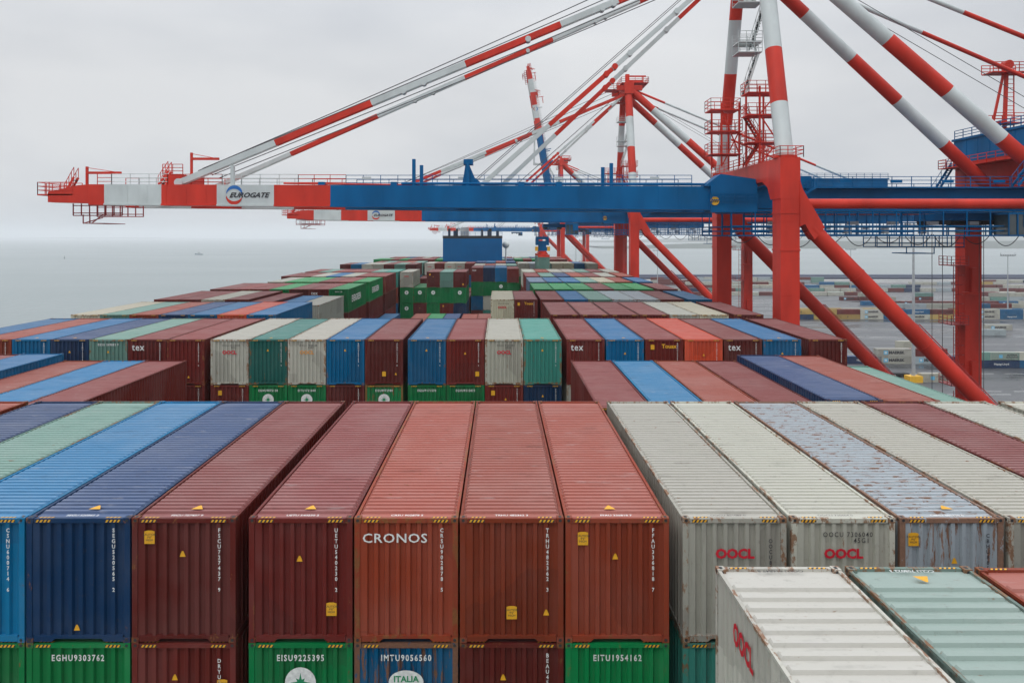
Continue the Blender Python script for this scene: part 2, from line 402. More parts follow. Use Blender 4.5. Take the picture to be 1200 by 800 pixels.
TXT = {}
def text_mesh(s, size, mt, bold=0, shear=0, line=.86, align='CENTER', sx=1.0, sp=1.0):
    k = (s, size, mt.name, bold, shear, line, align, sx, sp)
    if k in TXT: return TXT[k]
    c = bpy.data.curves.new('lettering', 'FONT'); c.body = s; c.size = size; c.offset = bold*size; c.shear = shear
    c.space_line = line; c.space_character = sp; c.align_x = align; c.align_y = 'CENTER'; c.resolution_u = 2
    o = bpy.data.objects.new('tmp', c); COL.objects.link(o)
    dg = bpy.context.evaluated_depsgraph_get(); me = bpy.data.meshes.new_from_object(o.evaluated_get(dg))
    bpy.data.objects.remove(o)
    if sx != 1: me.transform(Matrix.Diagonal((sx,1,1,1)))
    me.materials.clear(); me.materials.append(mt); me.name = 'lettering'
    TXT[k] = me; return me
ROT = {'front': Matrix(((1,0,0),(0,0,-1),(0,1,0))), 'left': Matrix(((0,0,-1),(-1,0,0),(0,1,0))),
       'right': Matrix(((0,0,1),(1,0,0),(0,1,0))), 'roof': Matrix.Identity(3), 'roofback': Matrix(((-1,0,0),(0,-1,0),(0,0,1)))}
def place(me, name, parent, face, u, v, d=.006):
    """u,v on the face: front u=x v=z; left/right u=y v=z; roof u=x v=y"""
    o = link(name, me, parent)
    pos = {'front': (u, .0-d, v), 'left': (-CW/2-d, u, v), 'right': (CW/2+d, u, v), 'roof': (u, v, CH+d), 'roofback': (u, v, CH+d)}[face]
    o.matrix_local = Matrix.Translation(pos) @ ROT[face].to_4x4(); return o
def flat(poly, mt, name='sticker'):
    m = MB(); m.add([(x,y,0) for x,y in poly], [tuple(range(len(poly)))]); return m.mesh(name, [mt])
ME['tri'] = flat([(-.07,-.06),(.07,-.06),(.05,0),(.015,.075),(-.015,.075),(-.05,0)], DECALY, 'warning_sticker')
ME['tri_r'] = flat([(-.14,-.11),(.14,-.11),(0.02,.13),(-.02,.13)], DECALY, 'warning_sticker')
ME['plac'] = flat([(-.12,-.15),(.12,-.15),(.12,.14),(.05,.16),(-.05,.16),(-.12,.14)], DECALY, 'height_sticker')
def disc(r, n=28, sx=1.0): return [(sx*r*math.cos(2*math.pi*i/n), r*math.sin(2*math.pi*i/n)) for i in range(n)]
ME['disc'] = flat(disc(.36), DECALW, 'round_emblem'); ME['ell'] = flat(disc(.27, sx=1.5), DECALW, 'oval_emblem')
star = []
for i in range(16):
    r_ = (.24 if i % 4 == 0 else .15) if i % 2 == 0 else .08
    star.append((r_*math.sin(2*math.pi*i/16), r_*math.cos(2*math.pi*i/16)))
ME['star'] = flat(star, DECALG, 'star')

REG = []      # every individually built container, for labelling
def container(x, y, z, col, rust=.1, lod=2, row='', tier=0, rotz=0, dec='', jit=True, group='containers stacked on the ship'):
    base, word = COLS[col]
    j = random.uniform(.78, 1.16) if jit else 1
    rgba = tuple(min(1, c*j*random.uniform(.98,1.02)) for c in base)+(rust,)
    if lod == 2:
        o = link('shipping_container', ME['whole']); o.location = (x,y,z); o.rotation_euler = (0,0,rotz); o.color = rgba
        LOCS[o.name] = Vector((x,y,z)); tag(o, 'x', 'shipping container', group)
    else:
        o = thing('shipping_container', 'x', 'shipping container', (x,y,z), group, rotz)
        ps = [('frame','frame'),('end_wall','end_wall'),('side_wall','sideL'),('side_wall','sideR'),('roof','roof_wide' if lod < 0 else 'roof')]
        if lod == 1: ps.append(('corner_castings','castings'))
        for nm, k in ps: p = link(nm, ME[k], o); p.color = rgba
        if lod <= 0:
            for c in castpos(): p = link('corner_casting', ME['casting'], o); p.location = c; p.color = rgba
            for xx in (-.99, .63): p = link('hazard_stripe', ME['stripe'], o); p.location = (xx, .004, CH-.10)
            for xx in (-.95, .6):
                p = link('hazard_stripe', ME['stripe'], o); p.location = (xx, .06, CH-.0165); p.rotation_euler = (R(-90),0,0)
            if lod < 0:
                for xx in (.95, -.6):
                    p = link('hazard_stripe', ME['stripe'], o); p.location = (xx, CL-.04, CH-.0165); p.rotation_euler = (R(-90),0,R(180))
        elif y < 62:
            for xx in (-.99, .63): p = link('hazard_stripe', ME['stripe'], o); p.location = (xx, .004, CH-.10)
    REG.append(dict(o=o, col=col, word=word, row=row, tier=tier, x=x, y=y, z=z, txt='')); rec = REG[-1]
    if dec: decorate(o, dec, rec, lod)
    return o
def stack(s): return '\n'.join(s)
def decorate(o, dec, rec, lod):
    for d in dec.split('|'):
        k, _, v = d.partition(':')
        if k == 'v': place(text_mesh(stack(v), .128, DECALW, .025, line=.98, sx=.9), 'code_lettering', o, 'front', .83, 1.92)      # vertical code
        elif k == 'vb': place(text_mesh(stack(v), .128, DECALK, .015, line=.98, sx=.9), 'code_lettering', o, 'front', .83, 1.92)
        elif k == 'h': place(text_mesh(v, .2, DECALW, .025, sx=.8, sp=1.3), 'code_lettering', o, 'front', .0, 2.55)
        elif k == 'hb': place(text_mesh(v, .16, DECALK, .01, sx=.85, sp=1.3), 'code_lettering', o, 'front', .1, 2.44)
        elif k == 'big': place(text_mesh(v, .30, DECALW, .012, sx=1.15, sp=1.08), 'logo_lettering', o, 'front', -.26, 2.42); rec['txt'] = v
        elif k == 'tex': place(text_mesh('tex', .6, DECALW, .015, sx=.9, sp=1.12), 'logo_lettering', o, 'front', -.55, 2.38); rec['txt'] = 'tex'
        elif k == 'tou': place(text_mesh('Touax', .36, DECALY, .03), 'logo_lettering', o, 'front', .3, 2.45); place(ME['plac'], 'height_sticker', o, 'front', -.75, 2.4)
        elif k in ('ooc', 'ooo'):
            place(text_mesh('O    C L' if 0 else 'OOCL', .3, DECALR if k == 'ooc' else DECALO, .045, sx=1.05), 'logo_lettering', o, 'front', .0 if not v else float(v), 2.06); rec['txt'] = 'OOCL'
        elif k == 't':
            u, w = map(float, v.split(',')); place(ME['tri'], 'warning_sticker', o, 'front', u, w)
        elif k == 'p':
            u, w = map(float, v.split(',')); s_ = place(ME['plac'], 'height_sticker', o, 'front', u, w)
            if lod <= 0: q = link('lettering', text_mesh("CAUTION\n9'6\"\nHIGH", .07, DECALK, .01, line=.9), s_); q.location = (0,0,.002)
        elif k == 'r': place(text_mesh(v, .13, DECALW, .02, sx=.9), 'code_lettering', o, 'roof', .0, .20, -.012)
        elif k == 'rb': place(text_mesh(v, .13, DECALK, .0, sx=.9), 'code_lettering', o, 'roof', -.1, .20, -.012)
        elif k == 'rt': place(ME['tri_r'], 'warning_sticker', o, 'roof', float(v or 0), .62, .02)
        elif k == 'ev': place(ME['disc'], 'round_emblem', o, 'front', .0, 1.98); place(ME['star'], 'star', o, 'front', 0, 1.98, .009); rec['txt'] = 'EMB'
        elif k == 'it': place(ME['ell'], 'oval_emblem', o, 'front', .0, 2.0); place(text_mesh('ITALIA', .2, DECALG, .03), 'logo_lettering', o, 'front', 0, 2.06, .009)
        elif k == 'side': place(text_mesh(v, 1.15, DECALW, .03), 'logo_lettering', o, 'right', 5.2, 1.5); rec['txt'] = v
    return o

YS = [17.12+14.84*k for k in range(12)]; YS[0] = 17.12
H1 = 6.54; TH = 2.905
def colx(k, pr=2.5):     # centre x of column k (1..23)
    if k <= 7: l = -18.72-(8-k)*2.455
    elif k <= 12: l = -6.10-(13-k)*2.455
    elif k <= 16: l = -5.837+(k-13)*2.455
    elif k <= 22: l = 4.26+(k-17)*pr
    else: l = 4.26+6*pr+.42
    return l+CW/2
FILL = []    # (x,y,ztop) where the stack of further containers continues downward
def slot(k, Y, H, col, **kw):
    pr = kw.pop('pr', 2.5); x = colx(k, pr); z = ZC-H-CH
    return container(x, Y, z, col, **kw)
occupied = {}
def bay(b, Y, tops, pr=2.5, lod=2, row=''):
    """tops: {col: (H, [colours top down])}"""
    for k, (H, cs) in tops.items():
        for i, c in enumerate(cs):
            rust = random.choice([.1,.15,.2,.28,.4]); dec = ''
            if isinstance(c, tuple): c, dec = c[0], c[1]; rust = rust if len(cs) < 0 else rust
            if '!' in c: rust = .75; c = c.replace('!', '')
            if '~' in c: rust = .45; c = c.replace('~', '')
            if c in ('W','C','P') and rust < .42: rust = .42
            if c == '-': continue
            slot(k, Y, H+i*TH, c, pr=pr, lod=lod, row=row, tier=i+round((H-H1)/TH), rust=rust, dec=dec)
        occupied[(b, k)] = (colx(k, pr), Y, ZC-H-len(cs)*TH)
def S(s, H=H1, start=1): return {start+i: (H, [c]) for i, c in enumerate(s) if c != '.'}

# bay 0, right in front at the lower right (only its far ends are in view)
Y0 = 2.36
t0 = {17: (6.50, [('W', 'xx')]), 18: (6.50, [('D~', '')]), 19: (6.52, [('R', '')]), 20: (6.5, [('W','')])}
t0 = {k: v for k, v in t0.items()}
bay(-1, Y0, {k: (h, [c]) for k, (h, [c]) in t0.items() if k < 20}, pr=2.56, lod=-1, row='first')
o0 = REG[-3]['o']
place(text_mesh('OOCL', .54, DECALR, .045, sx=.66, sp=1.04), 'logo_lettering', o0, 'left', CL-1.66, 2.2); REG[-3]['txt'] = 'OOCL'
for i_, (s_, mt_) in enumerate((('OOLU 816847 8', DECALK), ('CCLU 708022 3', DECALW))):
    place(text_mesh(s_, .13, mt_, .01), 'code_lettering', REG[-3+i_]['o'], 'roofback', .0, CL-.2, -.012)
place(ME['tri_r'], 'warning_sticker', REG[-2]['o'], 'roofback', 0.0, CL-.6, .02)

# bay A, the wide row across the lower half
A = {6: ['R'], 7: ['R'],
 8: [('N', 'rt:0')], 9: [('T~', 'rt:0')], 10: [('L', 'v:CSNU600714 6|rt:0'), ('G', 'h:EGHU')],
 11: [('N', 'v:SEGU520565 2|t:-.02,.35|r:SEGU 520565 2|rt:.1'), ('G', 'h:EGHU9303762')],
 12: [('M', 'v:FSCU727437 9|p:-.79,2.45|t:-.02,2.06|r:FSCU 727437 9|rt:.1'), ('M', 'v:DRYU9426 3|t:-.2,2.1|p:.9,1.9')],
 13: [('M', 'v:UETU540230 2|t:-.02,1.95|p:.72,.78|r:UETU 540230 2|rt:.1'), ('G', 'h:EISU9225395|ev')],
 14: [('R~', 'big:CRONOS|v:CRSU902878 5|r:CRSU 902878 5'), ('B!', 'h:IMTU9056560|it')],
 15: [('R', 'v:TRHU482362 3|p:0.0,.7|t:.8,.7|r:TRHU 482362 3'), ('M', 'v:BEAU456730 2|t:-.2,2.1')],
 16: [('R', 'v:FFAU336818 7|p:-.8,2.42|t:-.05,2.0|r:FFAU 336818 7|rt:-.1'), ('G', 'h:EITU1954162')],
 17: [('W', 'vb:OOCU85 2|ooc|rb:OOCU 851087 0'), ('E~', '')],
 18: [('W', 'hb:OOCU 7306040\n           45G1|ooc|rb:OOCU 730604 0')],
 19: [('P!', 'vb:CBHU885136|p:-.9,2.4|t:.05,1.9|r:CBHU 885136 6|rt:.2')],
 20: ['W'], 21: ['M'], 22: ['W'], 23: ['W~']}
bay(0, YS[0], {k: (H1, v) for k, v in A.items()}, pr=2.525, lod=0, row='second')

# bay B
B = {3: (7.05, ['K']), 4: (7.0, ['B']), 5: (7.42, ['R']), 6: (7.42, ['L']), 7: (7.42, ['M']),
 17: (7.42, ['M']), 18: (7.42, ['L']), 19: (7.42, ['R']), 20: (7.42, ['M']), 21: (7.08, ['N']), 22: (7.12, ['R']), 23: (7.75, ['T'])}
bay(1, YS[1], B, pr=2.49, lod=1, row='third')

# bay C
code = lambda: random.choice(['TCNU','SEGU','TEMU','BMOU','FCIU'])+'%06d' % random.randint(100000,999999)+' %d' % random.randint(0,9)
v1 = lambda tri='-.02,2.2': 'v:'+code()+'|t:'+tri+'|rt:0'
C = {1: [('B', '')], 2: [('R', v1())], 3: [('B', v1('0,1.9'))], 4: [('N', v1('0,2.1'))], 5: [('T~', 'h:GESU 549883 9|t:0,2.1')], 6: [('M', 'tex|v:'+code())],
 7: [('M', 'v:'+code()+'|t:.2,.5'), ('M', 'v:'+code())],
 8: [('W~', 'hb:OOLU 8130688\n      45G1|ooc'), ('M', 'p:-.6,2.4|v:'+code())],
 9: [('F~', v1()), ('G', 'h:EGHU9075138|ev')],
 10: [('W~', 'hb:OOLU 7888288\n      45G1|ooo'), ('G', 'h:EITU1721848|ev')],
 11: [('B', v1()), ('M', 'v:'+code())],
 12: [('M', 'v:'+code()+'|p:.0,.7|t:.75,.7'), ('G!', 'h:EISU8972980|ev')],
 13: [('B', v1()), ('G', 'h:EGSU9171570')],
 14: [('M', 'v:'+code()+'|t:-.02,2.0|p:.75,.7'), ('G', 'h:EGHU9315833')],
 15: [('W~', 'hb:OOLU 9181884\n      45G1|ooc'), ('M', 'p:-.7,2.4|v:'+code()+'|t:.1,2.0')],
 16: [('E~', v1()), ('N', 'v:'+code()+'|t:0,2.2')],
 17: [('M', 'tex|v:'+code()), ('W', '')], 18: [('B', v1('.0,2.0'))], 19: [('M', 'tou|v:'+code())], 20: [('O', 'v:'+code()+'|t:0,1.9')],
 21: [('K', 'tex|v:'+code())], 22: [('B', v1('0,2.0'))], 23: [('M', 'v:'+code())]}
bay(2, YS[2], {k: (H1, v) for k, v in C.items()}, lod=1, row='fourth')

# bays D..L and the two beyond the funnel
D = S('CTRNBOB'); D.update(S('MKMKWCM', start=17)); D[17] = (H1, ['M', 'M'])
bay(3, YS[3], D, lod=1, row='fifth')
E = S('MMWM'); E.update({5: (6.8, ['M']), 6: (7.1, ['B']), 7: (7.13, [('W', '')]), 15: (6.53, [('C~', 'hb:OOLU 8130688|ooc')]), 16: (6.53, [('M', 'tou|v:'+code())])})
E.update(S('MBTPPKB', start=17)); E[17] = (H1, ['M', 'M'])
bay(4, YS[4], E, lod=1, row='sixth')
G_ = 'EVERGREEN'
Fb = S('KMMGK'); Fb.update({6: (H1, [('M', 'tex')]), 7: (H1, [('G', 'h:EMCU 920|side:'+G_), 'M'])}); Fb.update(S('GGGKGGK', start=17)); Fb[17] = (H1, ['G', 'G'])
bay(5, YS[5], Fb, lod=1, row='seventh')
Gb = S('.WGGMM'); Gb.update({7: (H1, [('G', 'side:'+G_), 'M', 'M']), 8: (H1+2*TH, ['B']), 10: (H1+2*TH, ['R']), 11: (H1+2*TH, ['G']), 12: (H1+2*TH, ['N']), 13: (H1+2*TH+.05, ['R']), 14: (H1+2*TH, ['R'])})
Gb.update(S('SBBTCRB', start=17)); Gb[17] = (H1, ['S', 'S', 'M'])
bay(6, YS[6], Gb, row='eighth')
Hb = S('MMWBWM'); Hb.update({7: (H1, [('M', ''), 'K', 'M'])}); Hb.update(S('MTNRMWR', start=17)); Hb[17] = (H1, ['M', 'M'])
bay(7, YS[7], Hb, row='ninth')
Ib = S('MTMMKTE'); Ib.update({8: (H1, [('W', 'ooc'), ('G', 'ev'), ('G', 'ev')]), 9: (H1+TH-.02, [('G', 'ev'), ('M', 't:0,2')]),
 10: (H1, [('M', 'p:-.6,2.4|t:0,2'), ('G', 'ev'), 'G']), 11: (H1, ['T', 'G', ('M', 'p:-.6,2.4')]), 12: (H1, [('M', 'p:.6,.6'), ('G', 'ev'), 'N'])})
Ib.update(S('WRWWTMW', start=17)); Ib[17] = (H1, ['W', 'M'])
bay(8, YS[8], Ib, row='tenth')
Jb = {13: (6.4, [('M', 'tex'), 'G', 'B']), 14: (6.4, [('N', ''), 'G', 'W']), 15: (6.4, ['B', ('G', 'ev'), 'M']), 16: (6.6, ['M', 'G', 'M'])}
bay(9, YS[9], Jb, row='eleventh')
Kb = S('MBWWMTK', 6.3); Kb.update(S('WRWT', start=13)); Kb.update(S('WPTCCBW', 6.1, 17)); 
for k in (8, 9, 10): Kb[k] = (H1+TH, ['M'])
bay(10, YS[10], Kb, row='twelfth')
Lb = S('MTMRT', 6.4, 3); Lb.update({8: (6.6, [('W', 'ooc'), 'M']), 9: (6.6, [('M', ''), 'B']), 10: (6.6, [('W', 'ooc'), 'T']), 11: (6.6, [('W', 'ooc')]), 12: (6.6, ['M'])})
Lb.update(S('NBRN', 6.35, 13)); Lb.update(S('RCMNWM', 6.6, 17))
bay(11, YS[11], Lb, row='thirteenth')
bay(12, 209.5, {k: (H1, [c]) for k, c in enumerate('GGMGMMMGMGMMGMTNGMGMMK', 1)}, row='fourteenth')
bay(13, 224.3, {k: (H1-.05, [c]) for k, c in enumerate('.MRNMWMBMMMKMRBMWTNBMR', 1) if c != '.'}, row='fifteenth')

# everything further down in the stacks and out of frame: one mass
fm = MB(); keys = 'MKRBNTGWE'
def fill_box(x, Y, ztop, zmin=17.3):
    z = ztop
    while z-CH > zmin-.5:
        c = random.choice([0,0,0,1,2,3,3,4,5,6,6,6,7,8]); w = CW/2-.01
        fm.box(x-w, x+w, Y+.02, Y+CL-.02, z-CH+.02, z-.02, c); z -= TH
allY = {-1: Y0}; allY.update({i: YS[i] for i in range(12)}); allY.update({12: 209.5, 13: 224.3})
PRM = {-1: 2.56, 0: 2.525, 1: 2.49}
for b, Y in allY.items():
    for k in range(1, 24):
        if (b, k) in occupied: x, yy, z = occupied[(b, k)]; fill_box(x, yy, z-.01)
        else:
            outer = k <= 5 or k >= 20
            if b == -1: top = ZC-H1-(0 if k >= 20 else 3*TH)
            elif b == 0: top = ZC-H1
            elif b == 1 and k <= 2: top = ZC-7.1
            elif b in (9, 10, 11): top = ZC-H1-TH*2
            elif b == 6 and k == 1: top = ZC-H1-TH
            else: top = ZC-H1-TH*(5 if b in (7, 8) else 3)-.3
            fill_box(colx(k, PRM.get(b, 2.5)), Y, top)
def bulk_mat(key):
    return mat('bulk_'+COLS[key][1].replace(' ', '_'), COLS[key][0], .5, noise=.25, nscale=1.2)
tag(fm.build('lower_container_stacks', [bulk_mat(k) for k in keys]), 'mass of closely packed containers in the lower layers of the ship stacks', 'container stacks', kind='stuff')

# ------------------------------------------------------------------ the ship
ship = thing('container_ship', 'container ship under the coloured stacks with tall blue funnel casing near its far end', 'ship', (-7.1, 120, 0))
HULL = mat('hull_paint', (.02,.05,.09), .5, noise=.2, nscale=.1); DECK = mat('deck_red', (.12,.03,.025), .7, noise=.3, nscale=.5)
hx0, hx1 = -36.9, 22.7
def ring(y, sx, z0): 
    c = (hx0+hx1)/2; w = (hx1-hx0)/2*sx
    return [(c-w, y, 16.4), (c-w*.995, y, 6), (c-w*.9, y, z0), (c+w*.9, y, z0), (c+w*.995, y, 6), (c+w, y, 16.4)]
hm = MB(); rs = [ring(-90, .9, -2), ring(-60, 1, -2), ring(250, 1, -2), ring(290, .72, -1.5), ring(325, .1, -1)]
for r_ in rs: hm.v += r_
for i in range(len(rs)-1):
    for j in range(5): a_ = i*6+j; hm.f.append((a_, a_+6, a_+7, a_+1)); hm.m.append(0)
    hm.f.append((i*6+5, i*6+11, i*6+6, i*6)); hm.m.append(1)
hm.f.append((0,1,2,3,4,5)); hm.m.append(0)
hm.build('hull', [HULL, DECK], ship)
lb = MB()
for i in range(0, 12):
    y = YS[i]-1.9
    for k in (0, 7, 12, 16, 22):
        x = (colx(k)+colx(k+1))/2 if 0 < k else colx(1)-1.4
        lb.box(x-.1, x+.1, y+.2, y+1.3, 16.5, 30)
    lb.box(hx0+1, hx1-1, y+.2, y+1.3, 29.8, 30); lb.rail((hx0+1, y+.25, 30), (hx1-1, y+.25, 30), 1.1, 3, .06)
lb.build('lashing_bridge', mat('lashing_bridge_grey', (.2,.22,.22), .6), ship)
YF = 195.2
fc = MB(); x0, x1 = (519-CX)/F*YF, (588.5-CX)/F*YF
ztop = ZC-(279.5-CY)/F*YF
fc.box(x0, x1, YF, YF+10, 16.5, ztop); casing = fc.build('funnel_casing', BLU2, ship)
fg = MB()
for k in range(1, 7): fg.box(x0+(x1-x0)*k/7-.04, x0+(x1-x0)*k/7+.04, YF-.05, YF, 17, ztop)
for k in range(4): fg.box(x0+.02, x1-.02, YF-.04, YF, ztop-2.2-k*2.4, ztop-2.1-k*2.4)
fg.rail((x0, YF+.2, ztop+.75), (x1, YF+.2, ztop+.75), 1.0, 1.4, .06)
fg.build('casing_seam', BLU2, casing)
fb = MB(); fb.box(x0-.05, x1+.05, YF-.05, YF+10.05, ztop, ztop+.75); fb.build('top_band', BLK, casing)
for px, r_, h in ((526.5,.35,1.9),(533,.4,1.4),(535.5,.3,1.9),(544.5,1.15,2.2),(565,.3,1.6),(573,.45,1.5),(574.5,.4,1.9),(583,.4,1.3)):
    x = (px-CX)/F*(YF+4); e = MB(); e.tube((x, YF+4, ztop+.7), (x, YF+4, ztop+.7+h), r_, n=16, mat=0)
    e.tube((x, YF+4, ztop+.7+h), (x, YF+4, ztop+.75+h), r_*.8, n=16, mat=1)
    e.build('exhaust_pipe', [GREY if r_ > 1 else BLK, BLK], casing, smooth=True)
for px, py in ((592.8, 291),):
    p = P(px, py, 205); rb = MB(); rb.tube((p.x, p.y, p.z-12), (p.x, p.y, p.z), .18, n=8)
    for i in range(6):
        a0 = math.pi*i/6; a1 = math.pi*(i+1)/6
        rb.tube((p.x,p.y,p.z+1-math.cos(a0)), (p.x,p.y,p.z+1-math.cos(a1)), max(.02, math.sin(a0)), max(.02, math.sin(a1)), n=14, caps=False)
    rb.build('radome', WHT, ship, smooth=True)

# ------------------------------------------------------------------ cranes
def Hz(h): return ZC-h
def arc_mb(m, cx, cz, y, r, w, a0, a1, mt, n=18):
    vs = []; fs = []
    for i in range(n+1):
        t = a0+(a1-a0)*i/n; ww = w*math.sin(math.pi*(i+.3)/(n+.6))
        for rr in (r-ww/2, r+ww/2): vs.append((cx+rr*math.cos(t), y, cz+rr*math.sin(t)))
    for i in range(n): a = i*2; fs.append((a, a+1, a+3, a+2))
    m.add(vs, fs, mt)
def bands(m, p, q, cuts, mats_, w, h=None, round_=True):
    """cuts: fractions 0..1 from p to q with colour index after each"""
    p = Vector(p); q = Vector(q); cs = list(cuts)+[1.0]
    for i, c in enumerate(cuts):
        a = p.lerp(q, c); b = p.lerp(q, cs[i+1])
        if round_: m.tube(a, b, w/2, n=20, mat=mats_[i], caps=(i in (0, len(cuts)-1)))
        else: m.beam(a, b, w, h, mats_[i])
def make_crane(Yc, label, dz=0, luff=0.0, trolley=49.0, detail=True, dx=0):
    dy = Yc-76.4
    root = thing('quay_crane', label, 'crane', (26+dx, Yc, QZ), 'ship to shore gantry cranes along the quay')
    r0 = LOCS[root.name]
    off = Vector((dx, dy, dz))
    def bd(m, name, mats_, parent=root, smooth=False):
        m.v = [tuple(Vector(v)+off) for v in m.v]
        o = m.build(name, mats_, None, org=r0, smooth=smooth); o.parent = parent; LOCS[o.name] = r0; return o
    XW0, XW1, XL0, XL1 = 25.2, 26.9, 54.0, 55.9
    NY, FY = (66.0, 68.0), (85.4, 87.3)
    zb = QZ-dz+2.6
    # lower legs
    for (x0, x1) in ((XW0, XW1), (XL0, XL1)):
        for (y0, y1) in (NY, FY):
            m = MB(); m.box(x0, x1, y0, y1, zb, Hz(-7.1 if x0 < 30 else -8.6))
            m.box(x0-.05, x1+.05, y0-.05, y1+.05, Hz(1.3), Hz(1.15)); m.box(x0-.05, x1+.05, y0-.05, y1+.05, Hz(-2.2), Hz(-2.05))
            for q in range(14): zq = zb+3.1+q*3.3; m.box(x0-.018, x1+.018, y0-.018, y1+.018, zq, zq+.05)
            bd(m, 'leg', RED)
        m = MB(); m.box(x0-.3, x1+.3, 62, 91, zb-1.2, zb+.9); bd(m, 'sill_beam', RED)
        for yb in (62.5, 68.5, 80, 86):
            m = MB(); m.box(x0, x1, yb, yb+4.4, zb-1.9, zb-1.2, 0)
            for q in range(4): m.tube((x0+.3, yb+.7+q*1.0, QZ-dz+.42), (x1-.3, yb+.7+q*1.0, QZ-dz+.42), .4, n=14, mat=1)
            bd(m, 'bogie', [RED, BLK])
    # portal beam joining the seaward legs over the boom, deeper towards both legs
    m = MB()
    zt, zl = Hz(-7.1), Hz(-5.2)
    prof = [(NY[0]-.02, zt+.003), (NY[0]-.02, Hz(-3.4)), (NY[1]+.4, Hz(-3.4)), (NY[1]+1.2, Hz(-4.6)), (NY[1]+2.6, zl), (FY[0]-2.6, zl), (FY[0]-1.2, Hz(-4.6)), (FY[0]-.4, Hz(-3.4)), (FY[1]+.02, Hz(-3.4)), (FY[1]+.02, zt+.003)]
    n = len(prof); vs = [(XW0-.05, y, z) for y, z in prof]+[(XW1+.05, y, z) for y, z in prof]
    m.add(vs, [tuple(range(n)), tuple(reversed(range(n, 2*n)))]+[(i, (i+1)%n, (i+1)%n+n, i+n) for i in range(n)])
    bd(m, 'portal_beam', RED)
    m = MB()
    m.rail((XW0-.1, NY[0]-.1, zt), (XW0-.1, FY[1], zt), 1.0, 1.6, .06); m.rail((XW1+.3, NY[0]-.1, zt), (XW1+.3, FY[1], zt), 1.0, 1.6, .06)
    m.rail((XW0-.1, NY[0]-.1, zt), (XW1+.3, NY[0]-.1, zt), 1.0, .8, .06); bd(m, 'railing', RED)
    m = MB(); m.box(XL0+.1, XL1-.1, NY[1]-.1, FY[0]+.1, zb+16, zb+18); bd(m, 'landside_beam', RED)
    # horizontal ties and big diagonals of the two side frames
    for (y0, y1) in (NY, FY):
        yc = (y0+y1)/2-.4
        m = MB(); m.tube((XW1, yc, Hz(-2.95)), (XL0, yc, Hz(-2.95)), .45, n=20); bd(m, 'tie_tube', RED, smooth=True)
        m = MB(); p0 = Vector((XW1-.2, yc, Hz(-2.2))); p1 = Vector((XL0+.6, yc, Hz(26.2)))
        m.tube(p0.lerp(p1, .05), p1, .72, n=24)
        for f in (.2, .42, .6, .8): c = p0.lerp(p1, f); d = (p1-p0).normalized(); m.tube(c, c+d*.12, .76, n=24)
        br = bd(m, 'diagonal_brace', RED, smooth=True)
        m = MB(); d = (p1-p0).normalized(); nrm = Vector((d.z*-1, 0, d.x)).normalized()
        for s in (-1,):
            a0, a1 = p0.lerp(p1, .38)+nrm*.92*s*-1, p0.lerp(p1, .97)+nrm*.92*s*-1
            m.tube(a0, a1, .045, n=6); m.tube(a0-nrm*.0+Vector((0,.5,0)), a1+Vector((0,.5,0)), .045, n=6)
            for q in range(7): c = a0.lerp(a1, q/6); m.tube(c, c-nrm*.5*s*-1, .04, n=6)
        bd(m, 'hand_rail', DRED, br)
        m = MB(); m.prism_y([(XW1, Hz(-5.0)), (XW1, Hz(-.9)), (XW1+.45, Hz(-1.1)), (XW1+.9, Hz(-.3)), (XW1+1.3, Hz(.3)), (XW1+2.2, Hz(-.8)), (XW1+.25, Hz(-4.2))], yc-.7, yc+.7); bd(m, 'gusset_plate', RED)
    # mast: four sloping posts up to the head
    apex = [Vector((26, 73.2, Hz(-30.0))), Vector((26, 79.4, Hz(-30.0)))]
    starts = [Vector((26.0, 67.1, zt)), Vector((26.0, 86.2, zt))]
    near_cuts = ([0, .415, .79], [1, 0, 1])
    for i in (0, 1):
        m = MB(); bands(m, starts[i], apex[i], [0, .228, .463, .74] if i == 0 else [0, .25, .488, .73], [1, 0, 1, 0], 1.55 if i == 0 else 1.35)
        m.tube(starts[i], starts[i]+Vector((0,0,.25)), 1.05, n=20, mat=0)
        bd(m, 'mast_post', [RED, WHT], smooth=True)
    m = MB(); m.box(25.1, 27, 72.0, 80.6, Hz(-29.0), Hz(-31.3)); m.box(23.6, 28.8, 72.6, 73.4, Hz(-29.8), Hz(-30.8)); m.box(23.6, 28.8, 79.2, 80.0, Hz(-29.8), Hz(-30.8))
    m.box(25.6, 26.4, 74, 74.8, Hz(-31.3), Hz(-33.4)); head = bd(m, 'mast_head', RED)
    m = MB(); z = Hz(-31.5)
    m.box(24.6, 30.2, 73, 79.6, z-.1, z); m.box(21.8, 24.6, 74.6, 78, Hz(-30.4)-.1, Hz(-30.4)); m.rail((21.8,74.6,Hz(-30.4)), (24.6,74.6,Hz(-30.4)), 1.1, 1.4, .07); m.rail((21.8,74.6,Hz(-30.4)), (21.8,78,Hz(-30.4)), 1.1, 1.4, .07)
    for a, b in (((24.6,73),(30.2,73)), ((30.2,73),(30.2,79.6)), ((30.2,79.6),(24.6,79.6)), ((24.6,79.6),(24.6,73))): m.rail((*a, z), (*b, z), 1.1, 1.6, .07)
    m.box(26.5, 29.3, 75, 78, z, z+.9); m.beam((26.5,76,z+1.9),(30.2,76,z+1.9),.25,.25); m.beam((29.6,76,z),(29.6,76,z+1.9),.2,.2)
    bd(m, 'head_platform', RED, head)
